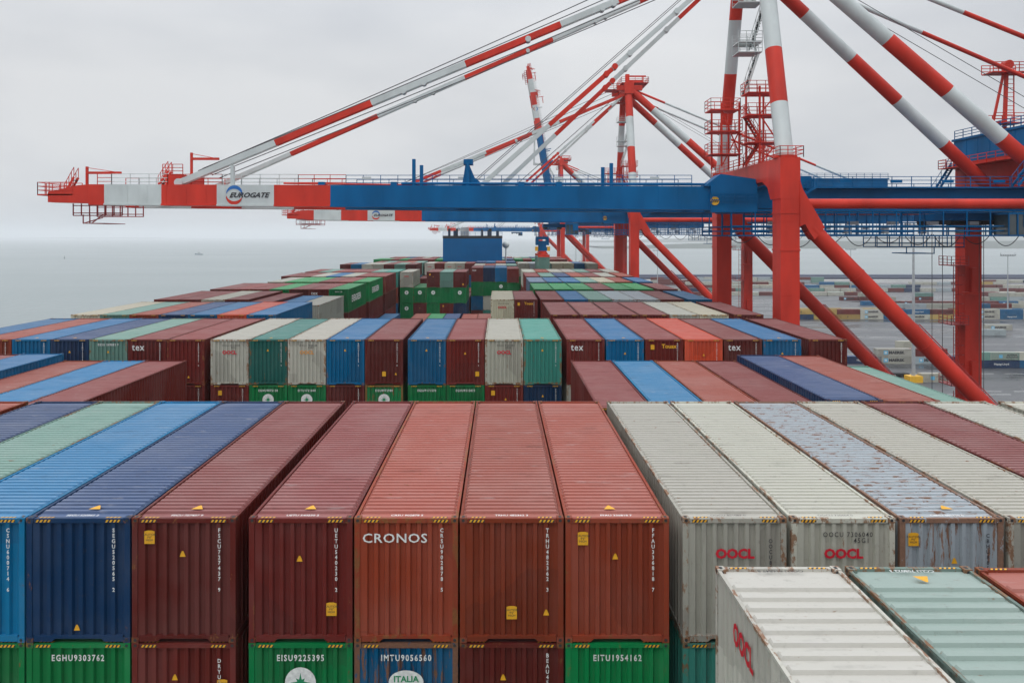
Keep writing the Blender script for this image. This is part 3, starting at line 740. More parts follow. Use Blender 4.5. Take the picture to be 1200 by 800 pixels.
    # backstays: thick tubes to the landward girder, thin ones to its rear end
    for i, (ys, ye, cuts, cols_, w) in enumerate(((73.2, 71.6, [0, .10, .245, .41, .60, .745], [0,1,1,0,1,0], 1.5), (79.4, 80.6, [0, .25, .435, .615, .80], [0,1,0,1,0], 1.35))):
        if i == 0: cuts, cols_ = [0, .18, .435, .637, .82], [0, 1, 0, 1, 0]
        m = MB(); bands(m, (26, ys, Hz(-30.4)), (54, ye, Hz(-5.0)), cuts, cols_, w); bd(m, 'backstay', [RED, WHT], smooth=True)
        m = MB(); bands(m, (26, ys, Hz(-30.4)), (84, ye, Hz(-6.0)), [0, .13, .34, .66, .84], [0,1,0,1,0], .46); bd(m, 'rear_stay', [RED, WHT], smooth=True)
    m = MB()
    for yy in (75.5, 77.5): m.tube((26, yy, Hz(-30.5)), (62, yy, Hz(-9.5)), .035, n=5)
    bd(m, 'hoist_rope', ROPE)
    # ---- boom (luffs about the hinge)
    HX, HZ = 23.6, Hz(-3.9)
    def lz(m_):
        if luff:
            c, s = math.cos(luff), math.sin(luff); out = []
            for v in m_.v:
                x, y, z = v; rx, rz = x-HX, z-HZ
                # boom points to -x; rotate tip upward
                out.append((HX + rx*c + rz*s, y, HZ - rx*s + rz*c))
            m_.v = out
        return m_
    s72 = 72.2/F
    bx = lambda px: (px-CX)*s72
    XT = bx(56)
    def top(x): t = (x-XT)/(HX-XT); return Hz(-5.12+.22*t)
    def bot(x): t = (x-XT)/(HX-XT); return Hz(-3.28+.56*t)
    cuts = [122, 189, 254, 321, 387]; edges = [bx(105)]+[bx(c) for c in cuts]+[HX]; colr = [0, 1, 0, 1, 0, 2]
    m = MB()
    for (y0, y1) in ((72.2, 73.5), (79.3, 80.6)):
        m.prism_y([(XT, Hz(-3.35)), (edges[0], bot(edges[0])), (edges[0], top(edges[0])), (bx(90), Hz(-5.0)), (XT, Hz(-4.35))], y0, y1, 0)
        for i in range(6):
            a, b = edges[i], edges[i+1]
            m.prism_y([(a, bot(a)), (b, bot(b)), (b, top(b)), (a, top(a))], y0, y1, colr[i])
        # flange and trolley rail
        for i in range(6):
            a, b = edges[i], edges[i+1]
            m.prism_y([(a, bot(a)-.16), (b, bot(b)-.16), (b, bot(b)-.003), (a, bot(a)-.003)], y0-.14, y1+.3, colr[i])
    for k in range(1, 34):
        x = XT+2+k*1.93
        if x < HX-3: ci = next((colr[i] for i in range(6) if edges[i] <= x <= edges[i+1]), 0); m.box(x-.02, x+.02, 72.185, 72.2, bot(x)+.03, top(x)-.03, ci)
    for x in [XT+.4]+[XT+8+8*i for i in range(8)]: m.box(x-.35, x+.35, 73.5, 79.3, bot(x)+.5, bot(x)+1.2, 0 if x < bx(387) else 2)
    boom = bd(lz(m), 'boom', [RED, WHT, BLU, BLK])
    # emblem and lettering on the white panel
    m = MB(); cx_, cz_ = bx(274.5), Hz(-4.05)
    arc_mb(m, cx_, cz_, 72.17, .78, .34, R(-5), R(170), 1); arc_mb(m, cx_, cz_, 72.17, .78, .34, R(185), R(345), 0)
    if luff: lz(m)
    bd(m, 'emblem', [RED, DBLUE], boom)
    if not luff:
        tm = text_mesh('EUROGATE', .66, DECALK, .035, shear=.4, sx=1.12); t = link('lettering', tm, boom)
        t.matrix_local = Matrix.Translation(Vector((bx(291.5), 72.16, Hz(-4.02)))+off-r0) @ ROT['front'].to_4x4()
        m = MB(); cx2, cz2 = 20.95, Hz(-3.45); m.tube((cx2, 71.62, cz2), (cx2, 71.69, cz2), .42, n=20, mat=0)
        for q in (-.3, -.1, .1, .3):
            m.beam((cx2+q-.14, 71.61, cz2-.16), (cx2+q+.1, 71.61, cz2+.16), .02, .09, 1)
        bd(m, 'hazard_roundel', [YEL, DECALK], boom)
    # railings and walkways on the boom, coloured like the band beneath
    m = MB(); segs = [(XT-1.0, XT+2.6, -4.15, 0), (bx(105), bx(122), -5.1, 0), (bx(122), bx(189), -5.08, 1), (bx(189), bx(254), -5.05, 0), (bx(254), bx(345), -5.03, 1), (bx(345), bx(402), -5.0, 0), (bx(402), bx(815), -4.95, 2)]
    for (a, b, h, c) in segs:
        for y in (73.6, 79.2): m.rail((a, y, Hz(h)), (b, y, Hz(h)), 1.15, 1.7, .06, c)
        m.box(a, b, 73.5, 74.4, Hz(h)-.06, Hz(h), c)
    m.box(XT-1.05, XT+2.4, 72.2, 80.6, Hz(-4.02), Hz(-4.15), 0)
    for a, b in (((XT-1,72.2),(XT-1,80.6)), ((XT-1,72.2),(XT+2.4,72.2))): m.rail((*a, Hz(-4.15)), (*b, Hz(-4.15)), 1.15, 1.2, .06, 0)
    for k in range(int((bx(815)-bx(402))/3.2)):                  # festoon of cable clamps and small lamps along the walkway
        x = bx(402)+1+k*3.2; m.box(x, x+1.5, 74.0, 74.25, Hz(-5.2), Hz(-5.03), 3)
        if k % 3 == 0: m.box(x+.6, x+1.5, 73.55, 73.7, Hz(-5.95), Hz(-5.7), 1)
    m.tube((bx(330), 72.9, Hz(-5.25)), (bx(500), 72.9, Hz(-5.05)), .09, n=8, mat=0); m.tube((bx(470), 72.5, Hz(-5.2)), (HX-1, 72.5, Hz(-5.1)), .14, n=10, mat=2)
    bd(lz(m), 'boom_railing', [RED, WHT, BLU, GREY], boom)
    # tip equipment: stairs, hanging basket, davits
    for a_, b_ in (((bx(58), 75, Hz(-4.2)), (bx(70), 75, Hz(-6.0))), ((bx(172), 75, Hz(-5.1)), (bx(184), 75, Hz(-6.6)))):
        m = MB(); m.stair(a_, b_, .8, tm=1); bd(lz(m), 'boom_stair', [RED, BLK], boom)
    for px, h0, h1, l in ((90, -5.0, -7.0, 41), (215.5, -5.2, -8.4, 33)):
        m = MB(); x = bx(px); m.box(x-.11, x+.11, 73.9, 74.1, Hz(h0), Hz(h1)); zz = Hz(h1+.62)
        m.box(x, x+l*s72, 73.88, 74.12, zz-.12, zz+.12); m.tube((x, 74, Hz(h1)-.1), (x+l*s72, 74, zz), .03, n=5)
        bd(lz(m), 'davit', RED, boom)
    m = MB()
    m.box(bx(186), bx(206), 73.6, 79, Hz(-5.1), Hz(-6.2))
    for a, b in ((bx(183), bx(207)),): m.rail((a, 73.6, Hz(-6.2)), (b, 73.6, Hz(-6.2)), 1.0, 1.0, .06)
    bd(lz(m), 'stay_platform', RED, boom)
    m = MB()
    x0, x1 = bx(72), bx(131)
    for y in (74.2, 78.6):
        for z in (Hz(-3.1), Hz(-2.35), Hz(-2.1)): m.beam((x0, y, z), (x1, y, z), .09, .09)
        for k in range(7): x = x0+(x1-x0)*k/6; m.beam((x, y, Hz(-3.3)), (x, y, Hz(-2.1)), .09, .09)
    m.box(bx(84), bx(108), 74.2, 78.6, Hz(-1.35), Hz(-1.28)); 
    for px in (84, 92, 108): m.beam((bx(px), 74.2, Hz(-2.2)), (bx(px) if px < 100 else bx(94), 74.2, Hz(-1.3)), .09, .09)
    m.beam((bx(84), 74.2, Hz(-1.3)), (bx(108), 74.2, Hz(-1.9)), .09, .09)
    bd(lz(m), 'tip_basket', DRED, boom)
    # saddle brackets, white posts near the lettering, blue bollards
    m = MB()
    for px, h, mt_ in ((271, -7.0, 1), (484.5, -7.6, 2), (493.5, -7.0, 2), (707, -6.8, 2), (717, -7.2, 2), (548, -7.4, 2)):
        m = MB(); x = bx(px); m.box(x-.16, x+.16, 72.4, 72.8, Hz(-4.9), Hz(h), mt_); bd(lz(m), 'boom_post', [RED, WHT, BLU], boom)
    m = MB()
    m.prism_y([(bx(541), Hz(-4.9)), (bx(545), Hz(-7.0)), (bx(549), Hz(-7.2)), (bx(556), Hz(-5.8)), (bx(562), Hz(-5.4)), (bx(562), Hz(-4.9))], 72.6, 80.2, 2)
    m.box(bx(543), bx(554), 72.5, 74, Hz(-7.6), Hz(-7.1), 2); bd(lz(m), 'stay_saddle', [RED, WHT, BLU], boom)
    for px in (376, 461, 611, 655): m = MB(); m.box(bx(px)-.3, bx(px)+.3, 72.3, 73.3, Hz(-4.9), Hz(-5.35), 2); bd(lz(m), 'boom_bracket', [RED, WHT, BLU], boom)
    # forestays (folded up with the boom when luffed)
    def luffp(p):
        if not luff: return Vector(p)
        q = MB(); q.v = [tuple(p)]; lz(q); return Vector(q.v[0])
    outer = {73.0: ([0, .165, .33, .492, .656, .755], [1,0,1,0,1,0], .58), 80.2: ([0, .148, .314, .48, .647, .811], [1,0,1,0,1,0], .42)}
    for yy, (cuts_, cc, w) in outer.items():
        p = luffp((bx(207) if yy < 75 else bx(214), yy, Hz(-5.3))); q = Vector((25.8, 73.2 if yy < 75 else 79.4, Hz(-29.2 if yy < 75 else -30.0)))
        m = MB()
        if luff:
            mid = Vector(((p.x+q.x)/2-6, yy, (p.z+q.z)/2-14)); bands(m, p, mid, [0, .3, .6], [1,0,1], w*.8, w, False); bands(m, mid, q, [0, .5], [1,0], w*.8, w, False)
        else:
            # twin flat bars side by side
            for d in (-.28, .28): bands(m, p+Vector((0,d,0)), q+Vector((0,d,0)), cuts_, cc, .2, w, False)
            for f in (.385, .42, .60, .728, .748): c = p.lerp(q, f)-Vector((0,0,w*.25)); m.tube(c-Vector((0,.42,0)), c+Vector((0,.42,0)), w*.5, n=16, mat=1)
            m.tube(p-Vector((0,.5,0)), p+Vector((0,.5,0)), w*.7, n=18, mat=1)
        bd(m, 'forestay', [RED, WHT], smooth=True)
    for yy in (73.0, 80.2):
        p = luffp((bx(566)+(1.5 if yy > 75 else 0), yy, Hz(-5.2))); q = Vector((25.8, 73.2 if yy < 75 else 79.4, Hz(-29.6))); m = MB()
        if luff:
            mid = Vector(((p.x+q.x)/2+3, yy, min(p.z, q.z)-10)); bands(m, p, mid, [0], [1], .4, .5, False); bands(m, mid, q, [0], [1], .4, .5, False)
        else:
            for d in (-.22, .22): bands(m, p+Vector((0,d,0)), q+Vector((0,d,0)), [0, .238, .466, .75, .88], [1,0,1,0,1], .15, .42, False)
            for f in (.445, .475, .53, .70): c = p.lerp(q, f); m.tube(c-Vector((0,.4,0)), c+Vector((0,.4,0)), .3, n=16, mat=0 if f < .48 else 1)
        bd(m, 'inner_forestay', [RED, WHT], smooth=True)
    if not luff:
        m = MB()
        for k, (yy, x0_, h) in enumerate(((74.3, bx(222), -6.6), (75.0, bx(224), -6.9), (77.0, bx(226), -6.4), (78.2, bx(230), -6.2))):
            a = Vector((x0_, yy, Hz(h))); b = Vector((25.5, yy, Hz((-31.4,-30.6,-29.3,-28.9)[k]))); pts = []
            for i in range(13):
                t = i/12; c = a.lerp(b, t); c.z -= .25*math.sin(math.pi*t); pts.append(c)
            m.path(pts, .05, 5)
        for yy in (75.2, 77.4): m.tube((bx(545), yy, Hz(-5)), (25.6, yy, Hz(-30.6)), .035, n=5)
        bd(m, 'luffing_rope', ROPE)
    # landward girder, its railing and hung walkway
    m = MB(); m.box(HX+.1, 86, 72.2, 73.5, Hz(-4.7), Hz(-2.75)); m.box(HX+.1, 86, 79.3, 80.6, Hz(-4.7), Hz(-2.75))
    m.box(HX+.1, 86, 72.0, 73.9, Hz(-2.45), Hz(-2.62)); m.box(HX+.1, 86, 79.1, 81.0, Hz(-2.45), Hz(-2.62)); m.box(HX+.1, 86, 71.95, 72.2, Hz(-4.7), Hz(-4.85))
    m.box(20.6, 25.1, 71.7, 74.2, Hz(-5.05), Hz(-2.35)); m.box(28, 30.5, 72, 74, Hz(-5.9), Hz(-4.7)); m.box(27, 29, 79, 81, Hz(-6.6), Hz(-4.7))
    m.prism_y([(20, Hz(-4.9)), (21.6, Hz(-6.1)), (25, Hz(-5.6)), (25.1, Hz(-4.9))], 71.9, 74)
    for x in (30, 44, 58, 72): m.box(x, x+.8, 73.5, 79.3, Hz(-4.6), Hz(-3.6))
    girder = bd(m, 'main_girder', BLU)
    m = MB(); m.rail((30.5, 71.6, Hz(-4.75)), (84, 71.6, Hz(-4.75)), 1.05, 1.9, .06); m.box(30.5, 84, 71.2, 72.2, Hz(-4.75), Hz(-4.66)); m.rail((30.5, 81.4, Hz(-4.75)), (84, 81.4, Hz(-4.75)), 1.05, 1.9, .06)
    m.stair((28, 71.4, Hz(-3.2)), (30.6, 71.4, Hz(-4.8)), .8)
    for k in range(10): x = 33+k*5; m.box(x, x+1.1, 71.5, 71.62, Hz(-5.5), Hz(-5.2), 0)
    m.rail((20.6, 71.5, Hz(-3.2)), (25.1, 71.5, Hz(-3.2)), 1.0, 1, .06)
    bd(m, 'girder_railing', BLU, girder)
    m = MB()
    for y in (71.4, 74.6, 79.0, 81.8):
        for z in (Hz(-.08), Hz(-.55), Hz(-1.0)): m.beam((22.5, y, z), (84, y, z), .07, .12)
        for k in range(28): x = 22.5+k*2.28; m.beam((x, y, Hz(-2.45)), (x, y, Hz(0)), .09, .09)
    for y in (71.4, 79.0): m.box(22.5, 84, y, y+1.1 if y < 75 else y+2.8, Hz(.0), Hz(-.07))
    for k in range(14):
        x = 27+k*4; m.box(x, x+.9, 73.6, 74.2, Hz(-1.5), Hz(-1.15), 1); m.box(x+2, x+2.5, 78.5, 79.2, Hz(-.9), Hz(-.3), 1)
    for y in (80, 83):
        for z in (Hz(.2), Hz(.75), Hz(1.15)): m.beam((41, y, z), (50.5, y, z), .07, .09)
        for k in range(8): x = 41+k*1.35; m.beam((x, y, Hz(-.1)), (x, y, Hz(1.2)), .08, .08)
    m.box(44.2, 47.2, 80, 83, Hz(1.9), Hz(1.8)); m.beam((44.2,80,Hz(1.2)),(44.2,80,Hz(1.9)),.08,.08); m.beam((47.2,80,Hz(1.2)),(47.2,80,Hz(1.9)),.08,.08)
    bd(m, 'hung_walkway', [BLU, GREY], girder)
    m = MB()
    for k in range(16):
        x0_, w_ = 24+k*3.1, 2.9; pts = []
        sag = .9+.5*((k*37) % 5)/5
        for i in range(9): t = i/8; pts.append(Vector((x0_+w_*t, 77.6, Hz(-.2)-sag*4*t*(1-t))))
        m.path(pts, .045, 5)
    bd(m, 'festoon_cable', BLK, girder)
    # trolley and cab
    m = MB(); T = trolley
    m.box(T-4.5, T+1.5, 73.7, 79.1, Hz(-2.3), Hz(-1.6), 0)
    for x in (T-4, T-1, T+1): m.tube((x, 73.9, Hz(-1.5)), (x, 78.9, Hz(-1.5)), .35, n=14, mat=1)
    tr = bd(m, 'trolley', [BLU, BLK])
    m = MB(); m.box(T-.2, T+2.4, 70.6, 73.0, Hz(-.15), Hz(-.0), 0); m.box(T-.2, T+2.4, 70.6, 73.0, Hz(-2.3), Hz(-2.1), 0)
    m.box(T-.1, T+2.3, 70.7, 72.9, Hz(-2.1), Hz(-.15), 1)
    for x in (T-.2, T+.65, T+1.5, T+2.3): m.box(x, x+.1, 70.6, 70.7, Hz(-2.1), Hz(-.15), 0)
    m.box(T+1.3, T+2.4, 70.62, 73, Hz(-2.1), Hz(-.9), 0)
    bd(m, 'operator_cab', [BLU, GLASS], tr)
    if trolley > 30:
        m = MB()
        for x, y in ((T-3.9, 75), (T-3.2, 78), (T+.3, 75), (T+1.8, 78)): m.tube((x, y, Hz(-1.5)), (x, y, QZ-dz+9), .035, n=5)
        bd(m, 'hoist_rope', ROPE, tr)
    # machinery house on the landward end
    m = MB(); m.box(XL0-.1, 78, 70, 87.4, Hz(-8.62), Hz(-11.2)); m.box(XL0-.25, 78.2, 69.8, 87.6, Hz(-11.2), Hz(-11.45))
    for k in range(8): y = 71+k*2; m.box(XL0-.14, XL0-.1, y, y+.12, Hz(-8.7), Hz(-11.1))
    hs_ = bd(m, 'machinery_house', BLU)
    m = MB(); zt2 = Hz(-11.45); m.rail((XL0, 69.9, zt2), (XL0, 87.4, zt2), 1, 1.6, .07); m.rail((XL0, 69.9, zt2), (78, 69.9, zt2), 1, 1.6, .07); bd(m, 'railing', BLU, hs_)
    m = MB(); m.box(XL0+.05, XL1-.05, NY[1]-.1, FY[0]+.1, Hz(-8.55), Hz(-5.0)); m.box(XL0-2, XL0, 70, 87.3, Hz(-8.0), Hz(-7.9)); m.rail((XL0-2, 70, Hz(-7.9)), (XL0-2, 87.3, Hz(-7.9)), 1.05, 1.5, .06)
    m.rail((XL0-2, 87.3, Hz(-7.9)), (XL0, 87.3, Hz(-7.9)), 1.05, 1, .06)
    bd(m, 'landside_platform', RED)
    m = MB(); m.stair((XL0-4.6, 70.6, Hz(-4.8)), (XL0-2.2, 70.6, Hz(-7.9)), .9); m.stair((XL0-3, 86.6, Hz(-4.8)), (XL0-.6, 86.6, Hz(-8.6)), .9); bd(m, 'stair', BLU)
    m = MB(); xm, ym = 57.2, 83.5
    m.beam((xm, ym, Hz(-11)), (xm+.3, ym, Hz(-19.6)), .32, .32); m.beam((xm-2.2, ym, Hz(-8.5)), (xm, ym, Hz(-18.8)), .22, .22)
    m.beam((xm+1.1, ym, Hz(-11)), (xm+1.1, ym, Hz(-19)), .1, .1)
    for k in range(16): m.beam((xm+.2, ym, Hz(-11.3-k*.5)), (xm+1.1, ym, Hz(-11.3-k*.5)), .06, .06)
    for h, a, b in ((-18.4, xm-1.9, xm+2.0), (-12.7, xm-1.8, xm+1.6)):
        m.box(a, b, ym-1, ym+1, Hz(h), Hz(h-.12)); m.rail((a, ym-1, Hz(h-.1)), (b, ym-1, Hz(h-.1)), 1.05, 1, .07); m.rail((a, ym+1, Hz(h-.1)), (b, ym+1, Hz(h-.1)), 1.05, 1, .07)
    m.tube((xm+.3, ym-.5, Hz(-19.4)), (xm+.3, ym+.5, Hz(-19.4)), .5, n=14)
    bd(m, 'rope_mast', RED, hs_)
    # stair tower between the mast posts: platforms in lattice, then flights climbing to the head
    m = MB(); mr, mw = 0, 1
    for x, y in ((22.6,75),(22.6,78.5),(24.4,75),(24.4,78.5),(27.4,72.5),(27.4,76.5),(25.6,72.5),(25.6,76.5)):
        m.beam((x, y, zt), (x, y, Hz(-13.6 if x < 25 else -14.8)), .17, .17, 0)
    for h, xa, xb, ya, yb in ((-10.7, 21.4, 24.6, 74.6, 78.8), (-12.9, 21.4, 24.4, 74.6, 78.8), (-12.0, 24.4, 27.8, 72.3, 76.8), (-14.2, 24.4, 27.8, 72.3, 76.8), (-9.3, 24.4, 27.8, 72.3, 76.8), (-8.4, 21.4, 24.6, 74.6, 78.8)):
        yb = ya+2.2; m.box(xa, xb, ya, yb, Hz(h)-.1, Hz(h), 0)
        for a, b in (((xa,ya),(xb,ya)), ((xa,ya),(xa,yb)), ((xa,yb),(xb,yb)), ((xb,ya),(xb,yb))): m.rail((*a, Hz(h)), (*b, Hz(h)), 1.1, .9, .05, 0)
    for a, b in (((22.6,75,Hz(-7.1)),(24.4,75,Hz(-10.7))), ((24.4,75,Hz(-8.4)),(22.6,75,Hz(-12.9))), ((25.6,72.5,Hz(-7.1)),(27.4,72.5,Hz(-9.3))), ((27.4,72.5,Hz(-9.3)),(25.6,72.5,Hz(-12))), ((25.6,72.5,Hz(-12)),(27.4,72.5,Hz(-14.2)))): m.beam(a, b, .11, .11, 0)
    fl = [(24.3, -7.2, 25.9, -9.6, 2), (25.9, -9.6, 24.3, -12.2, 2), (24.2, -14.2, 25.6, -18.4, 1), (24.9, -18.9, 26.3, -23.4, 1), (25.2, -23.8, 26.2, -27.5, 1), (24.9, -27.8, 26, -31, 0)]
    for x0_, h0, x1_, h1, c in fl: m.stair((x0_+.5, 74.6, Hz(h0)), (x1_+.5, 74.6, Hz(h1)), .8, {2: 0}.get(c, c), tm=2)
    for h, c in ((-18.6, 1), (-19.6, 1), (-23.6, 1), (-27.6, 0)):
        m.box(24.0, 26.4, 74.0, 76, Hz(h)-.1, Hz(h), c); m.rail((24.0, 74.0, Hz(h)), (26.4, 74.0, Hz(h)), 1.05, .8, .05, c); m.rail((24.0, 76, Hz(h)), (26.4, 76, Hz(h)), 1.05, .8, .05, c)
    bd(m, 'stair_tower', [RED, WHT, BLK])
    # ladder cages and box on the landward far leg
    m = MB(); xl = XL0-.1
    for z0, z1 in ((QZ-dz+6, Hz(18)), (Hz(17), Hz(10.5)), (Hz(10), Hz(3))):
        for dx_ in (-.9, -.35): m.beam((xl+dx_, 86, z0), (xl+dx_, 86, z1), .06, .06)
        for k in range(int((z1-z0)/.4)): m.beam((xl-.9, 86, z0+k*.4), (xl-.35, 86, z0+k*.4), .035, .035)
        for k in range(int((z1-z0)/1.1)):
            z = z0+k*1.1
            for a, b in (((xl-.9,86),(xl-1.2,85.3)),((xl-1.2,85.3),(xl-.6,84.9)),((xl-.6,84.9),(xl-.1,85.3)),((xl-.1,85.3),(xl-.35,86))): m.beam((*a, z), (*b, z), .045, .045)
    for h in (17.2, 10.2, 3.4):
        m.box(xl-2.0, xl, 84.6, 87, Hz(h), Hz(h-.1)); m.rail((xl-2, 84.6, Hz(h)), (xl, 84.6, Hz(h)), 1.1, .8, .06); m.rail((xl-2, 84.6, Hz(h)), (xl-2, 87, Hz(h)), 1.1, .8, .06)
    bd(m, 'ladder_cage', DRED)
    m = MB(); m.box(XL0+.5, XL0+1.1, 84.9, 85.4, Hz(6.4), Hz(3.6)); m.box(XL0-.5, XL0+1.2, 84.6, 85.4, Hz(6.7), Hz(6.39)); bd(m, 'junction_box', RED)
    m = MB(); m.box(XL0+.5, XL0+1.1, 84.9, 85.4, Hz(16.4), Hz(14.4)); bd(m, 'junction_box', RED)
    return root
make_crane(76.4, 'nearest red and blue gantry crane, its lowered boom reaching furthest left above the ship', trolley=49)
make_crane(155.5, 'second red and blue gantry crane, smaller red and white boom just below the nearest one', dz=.3, trolley=13.0, dx=.6)
make_crane(314, 'gantry crane in the distance with its red, white and blue boom raised almost upright', dz=.8, luff=R(80), trolley=36)
make_crane(470, 'farthest small gantry crane with its boom lowered behind the blue funnel casing', dz=.4, trolley=12)

# container carried by the second crane's spreader
YH = 149.5
xh = (637.3-CX)/F*YH; zh = ZC-(301.5-CY)/F*YH
hung = container(xh, YH, zh-CH, 'T', rust=.4, lod=1, row='hung', dec='hb:TTNU 848')
sp = thing('container_spreader', 'red spreader under blue head block carrying a sage green container in the air', 'spreader', (xh, YH+6.1, zh+.02))
m = MB(); m.box(xh-.5, xh+.5, YH+2.5, YH+9.7, zh+.25, zh+.9); 
for y in (YH+.1, YH+11.7): m.box(xh-1.2, xh+1.2, y, y+.4, zh+.03, zh+.55); m.box(xh-.35, xh+.35, min(y+.4, YH+6), max(y, YH+6), zh+.3, zh+.75)
m.prism_y([(xh-1.15, zh+.5), (xh+1.15, zh+.5), (xh+.7, zh+1.2), (xh-.7, zh+1.2)], YH+3.5, YH+8.5)
m.build('spreader_frame', RED, sp)
m = MB(); m.box(xh-1.1, xh+1.1, YH+4.4, YH+7.8, zh+1.2, zh+2.0); m.box(xh-.8, xh+.8, YH+4.8, YH+7.4, zh+2.0, zh+3.3); m.box(xh-1.35, xh-.8, YH+4.4, YH+7.8, zh+2.4, zh+3.8); m.box(xh+.8, xh+1.35, YH+4.4, YH+7.8, zh+2.4, zh+3.8)
m.box(xh-1.3, xh+1.3, YH+4.3, YH+7.9, zh+3.6, zh+4.2); m.build('head_block', BLU, sp)
for s in (-1.25, 1.25): m = MB(); m.box(xh+s-.3, xh+s+.3, YH+4.1, YH+5, zh+1.2, zh+2.1); m.build('flipper_guard', YEL, sp)
for s, y in ((-1.1, 4.6), (1.1, 4.6), (-1.1, 7.6), (1.1, 7.6)):
    m = MB(); m.tube((xh+s, YH+y, zh+3.5), (xh+s*1.3, YH+y, Hz(-2.2)), .04, n=5); m.build('rope', ROPE, sp)

# ------------------------------------------------------------------ container yard on the quay
YG = 'containers standing in the quay yard'
def ycont(pxl, pyb, Y, level, col, dec='', rust=.15):
    """side-on container whose left edge shows at pxl at distance Y"""
    x = (pxl-CX)/F*Y+CL
    n0 = len(REG)
    o = container(x, Y+1.22, QZ+.02+level*2.62, col, rust=rust, lod=2, row='yard', tier=level, rotz=R(90), group=YG)
    o.scale = (1, 1, .895)
    rec = REG[-1]; rec['yard'] = True
    if dec == 'm':
        place(text_mesh('MAERSK', 1.45, DECALK, .05), 'lettering', o, 'left', 5.4, 1.45); place(flat([(-.75,-.75),(.75,-.75),(.75,.75),(-.75,.75)], LBLUE, 'square_emblem'), 'square_emblem', o, 'left', 9.1, 1.45); rec['txt'] = 'MAERSK'
        st_ = []
        for i in range(14): rr = .6 if i % 2 == 0 else .28; st_.append((rr*math.sin(math.pi*i/7), rr*math.cos(math.pi*i/7)))
        place(flat(st_, DECALW, 'star'), 'star', o, 'left', 9.1, 1.45, .012)
    elif dec == 's':
        place(text_mesh('MAERSK\nSEALAND', .95, DECALK, .02), 'lettering', o, 'left', 5.0, 1.5); place(flat([(-.6,-.6),(.6,-.6),(.6,.6),(-.6,.6)], LBLUE, 'square_emblem'), 'square_emblem', o, 'left', 8.8, 1.45); rec['txt'] = 'MAERSK SEALAND'
    elif dec == 'msc':
        place(text_mesh('m\nsc', .9, DECALK, .03, line=.6), 'lettering', o, 'left', 6.6, 1.5); rec['txt'] = 'msc'
    elif dec == 'h': place(text_mesh('Hapag-Lloyd', 1.0, DECALW, .02), 'lettering', o, 'left', 6.0, 1.5)
    return o
ya = 254
for px, lv, c, d in ((991.5,0,'N','h'),(1027.6,0,'W','m'),(1027.6,1,'W','m'),(1069,0,'P','m'),(1069,1,'M',''),(1099,0,'N','')): ycont(px, 0, ya, lv, c, d)
for px, lv, c, d in ((1053,0,'W',''),(1053,1,'W','')): ycont(px, 0, 272, lv, c, d)
for px, lv, c, d in ((1152,0,'N','h'),(1161,1,'W','s'),(1152,1,'T',''),(1195,0,'B',''),(1204,1,'W','')): ycont(px, 0, 246, lv, c, d)
ycont(1080, 0, 222, 0, 'W', 's'); ycont(1156, 0, 345, 0, 'W', 'm'); ycont(1147,0,327,0,'P','')
yb = 391; px = 926.5
for top, botm in (('Y:msc','N'),('Y','Y:msc'),('M','Y:msc'),('W:m','W:m'),('B','B'),('B:h','W:m'),('M','Y:msc'),('Y','W'),('W:m','W:m'),('B','B:h'),('W','W:m')):
    for lv, c in ((1, top), (0, botm)):
        a_, _, d_ = c.partition(':'); ycont(px, 0, yb, lv, a_, d_)
    px += 27.3
yb = 425; px = 936
for c in ('Y','Y:msc','W:m','Y:msc','M','W','W:m','M','P','W:m','B:h'):
    a_, _, d_ = c.partition(':'); ycont(px, 0, yb, 0, a_, d_)
    if px > 1030: ycont(px, 0, yb, 1, random.choice('MWPB'), '')
    px += 25
rnd = random.Random(11)
for Y, pxs, lv in ((470, range(1010, 1200, 23), 1), (505, range(985, 1200, 22), 2)):
    for px in pxs:
        if rnd.random() < .2: continue
        for l_ in range(rnd.randint(1, lv)): ycont(px, 0, Y, l_, rnd.choice('MMKWWPTB'), rnd.choice(['', 'm', '']) if l_ == 0 else '')
# the distant blocks of the yard read as one mass
ym = MB(); yk = 'MKRWPTBYN'
for Y in [548, 551, 588, 628, 631, 670, 700]:
    x = 110+rnd.uniform(0, 60)
    while x < 900:
        run = rnd.randint(6, 16); hmax = rnd.choice([1, 1, 2])
        for q in range(run):
            for l_ in range(rnd.randint(1, hmax)):
                c = rnd.choice([0,0,0,1,1,3,3,3,3,3,4,4,5,7,3,0,6,8]); ym.box(x, x+12.1, Y, Y+2.44, QZ+.02+l_*2.62, QZ+2.6+l_*2.62, c)
            x += 12.7
        x += rnd.uniform(30, 150)
tag(ym.build('distant_yard_containers', [bulk_mat(k) for k in yk]), 'far rows of mixed containers spread over the wet yard before the embankment', 'container rows', kind='stuff')

# light masts
def light_mast(px, Y, htop, label, r=.42, base=True):
    x = (px-CX)/F*Y
    t = thing('light_mast', label, 'light mast', (x, Y, QZ), 'tall light masts in the yard')
    m = MB(); m.tube((x,Y,QZ), (x,Y,htop), r, r*.45, n=14); m.build('mast', GREY, t, smooth=True)
    m = MB(); m.box(x-2, x+2, Y-1.6, Y+1.6, QZ, QZ+1.9); m.build('yellow_plinth', YEL, t)
    m = MB(); m.box(x-4, x+4, Y-.15, Y+.15, htop-.2, htop+.1)
    for k in range(7): m.box(x-4+k*1.25, x-3.4+k*1.25, Y-.5, Y+.1, htop+.1, htop+.75)
    for s in (-3.9, 3.8): m.box(x+s, x+s+.1, Y-.1, Y+.1, htop+.1, htop+1.6)
    m.build('lamp_rack', GREY, t)
light_mast(1070.5, 223, 53.5, 'thick grey light mast on a yellow plinth between the diagonal brace and red leg', .55)
light_mast(1181, 395, 39.6, 'light mast with visible lamp rack at the right, beyond the red landside leg')
light_mast(997, 560, 40, 'slender light mast in the middle of the yard behind the long diagonal brace')
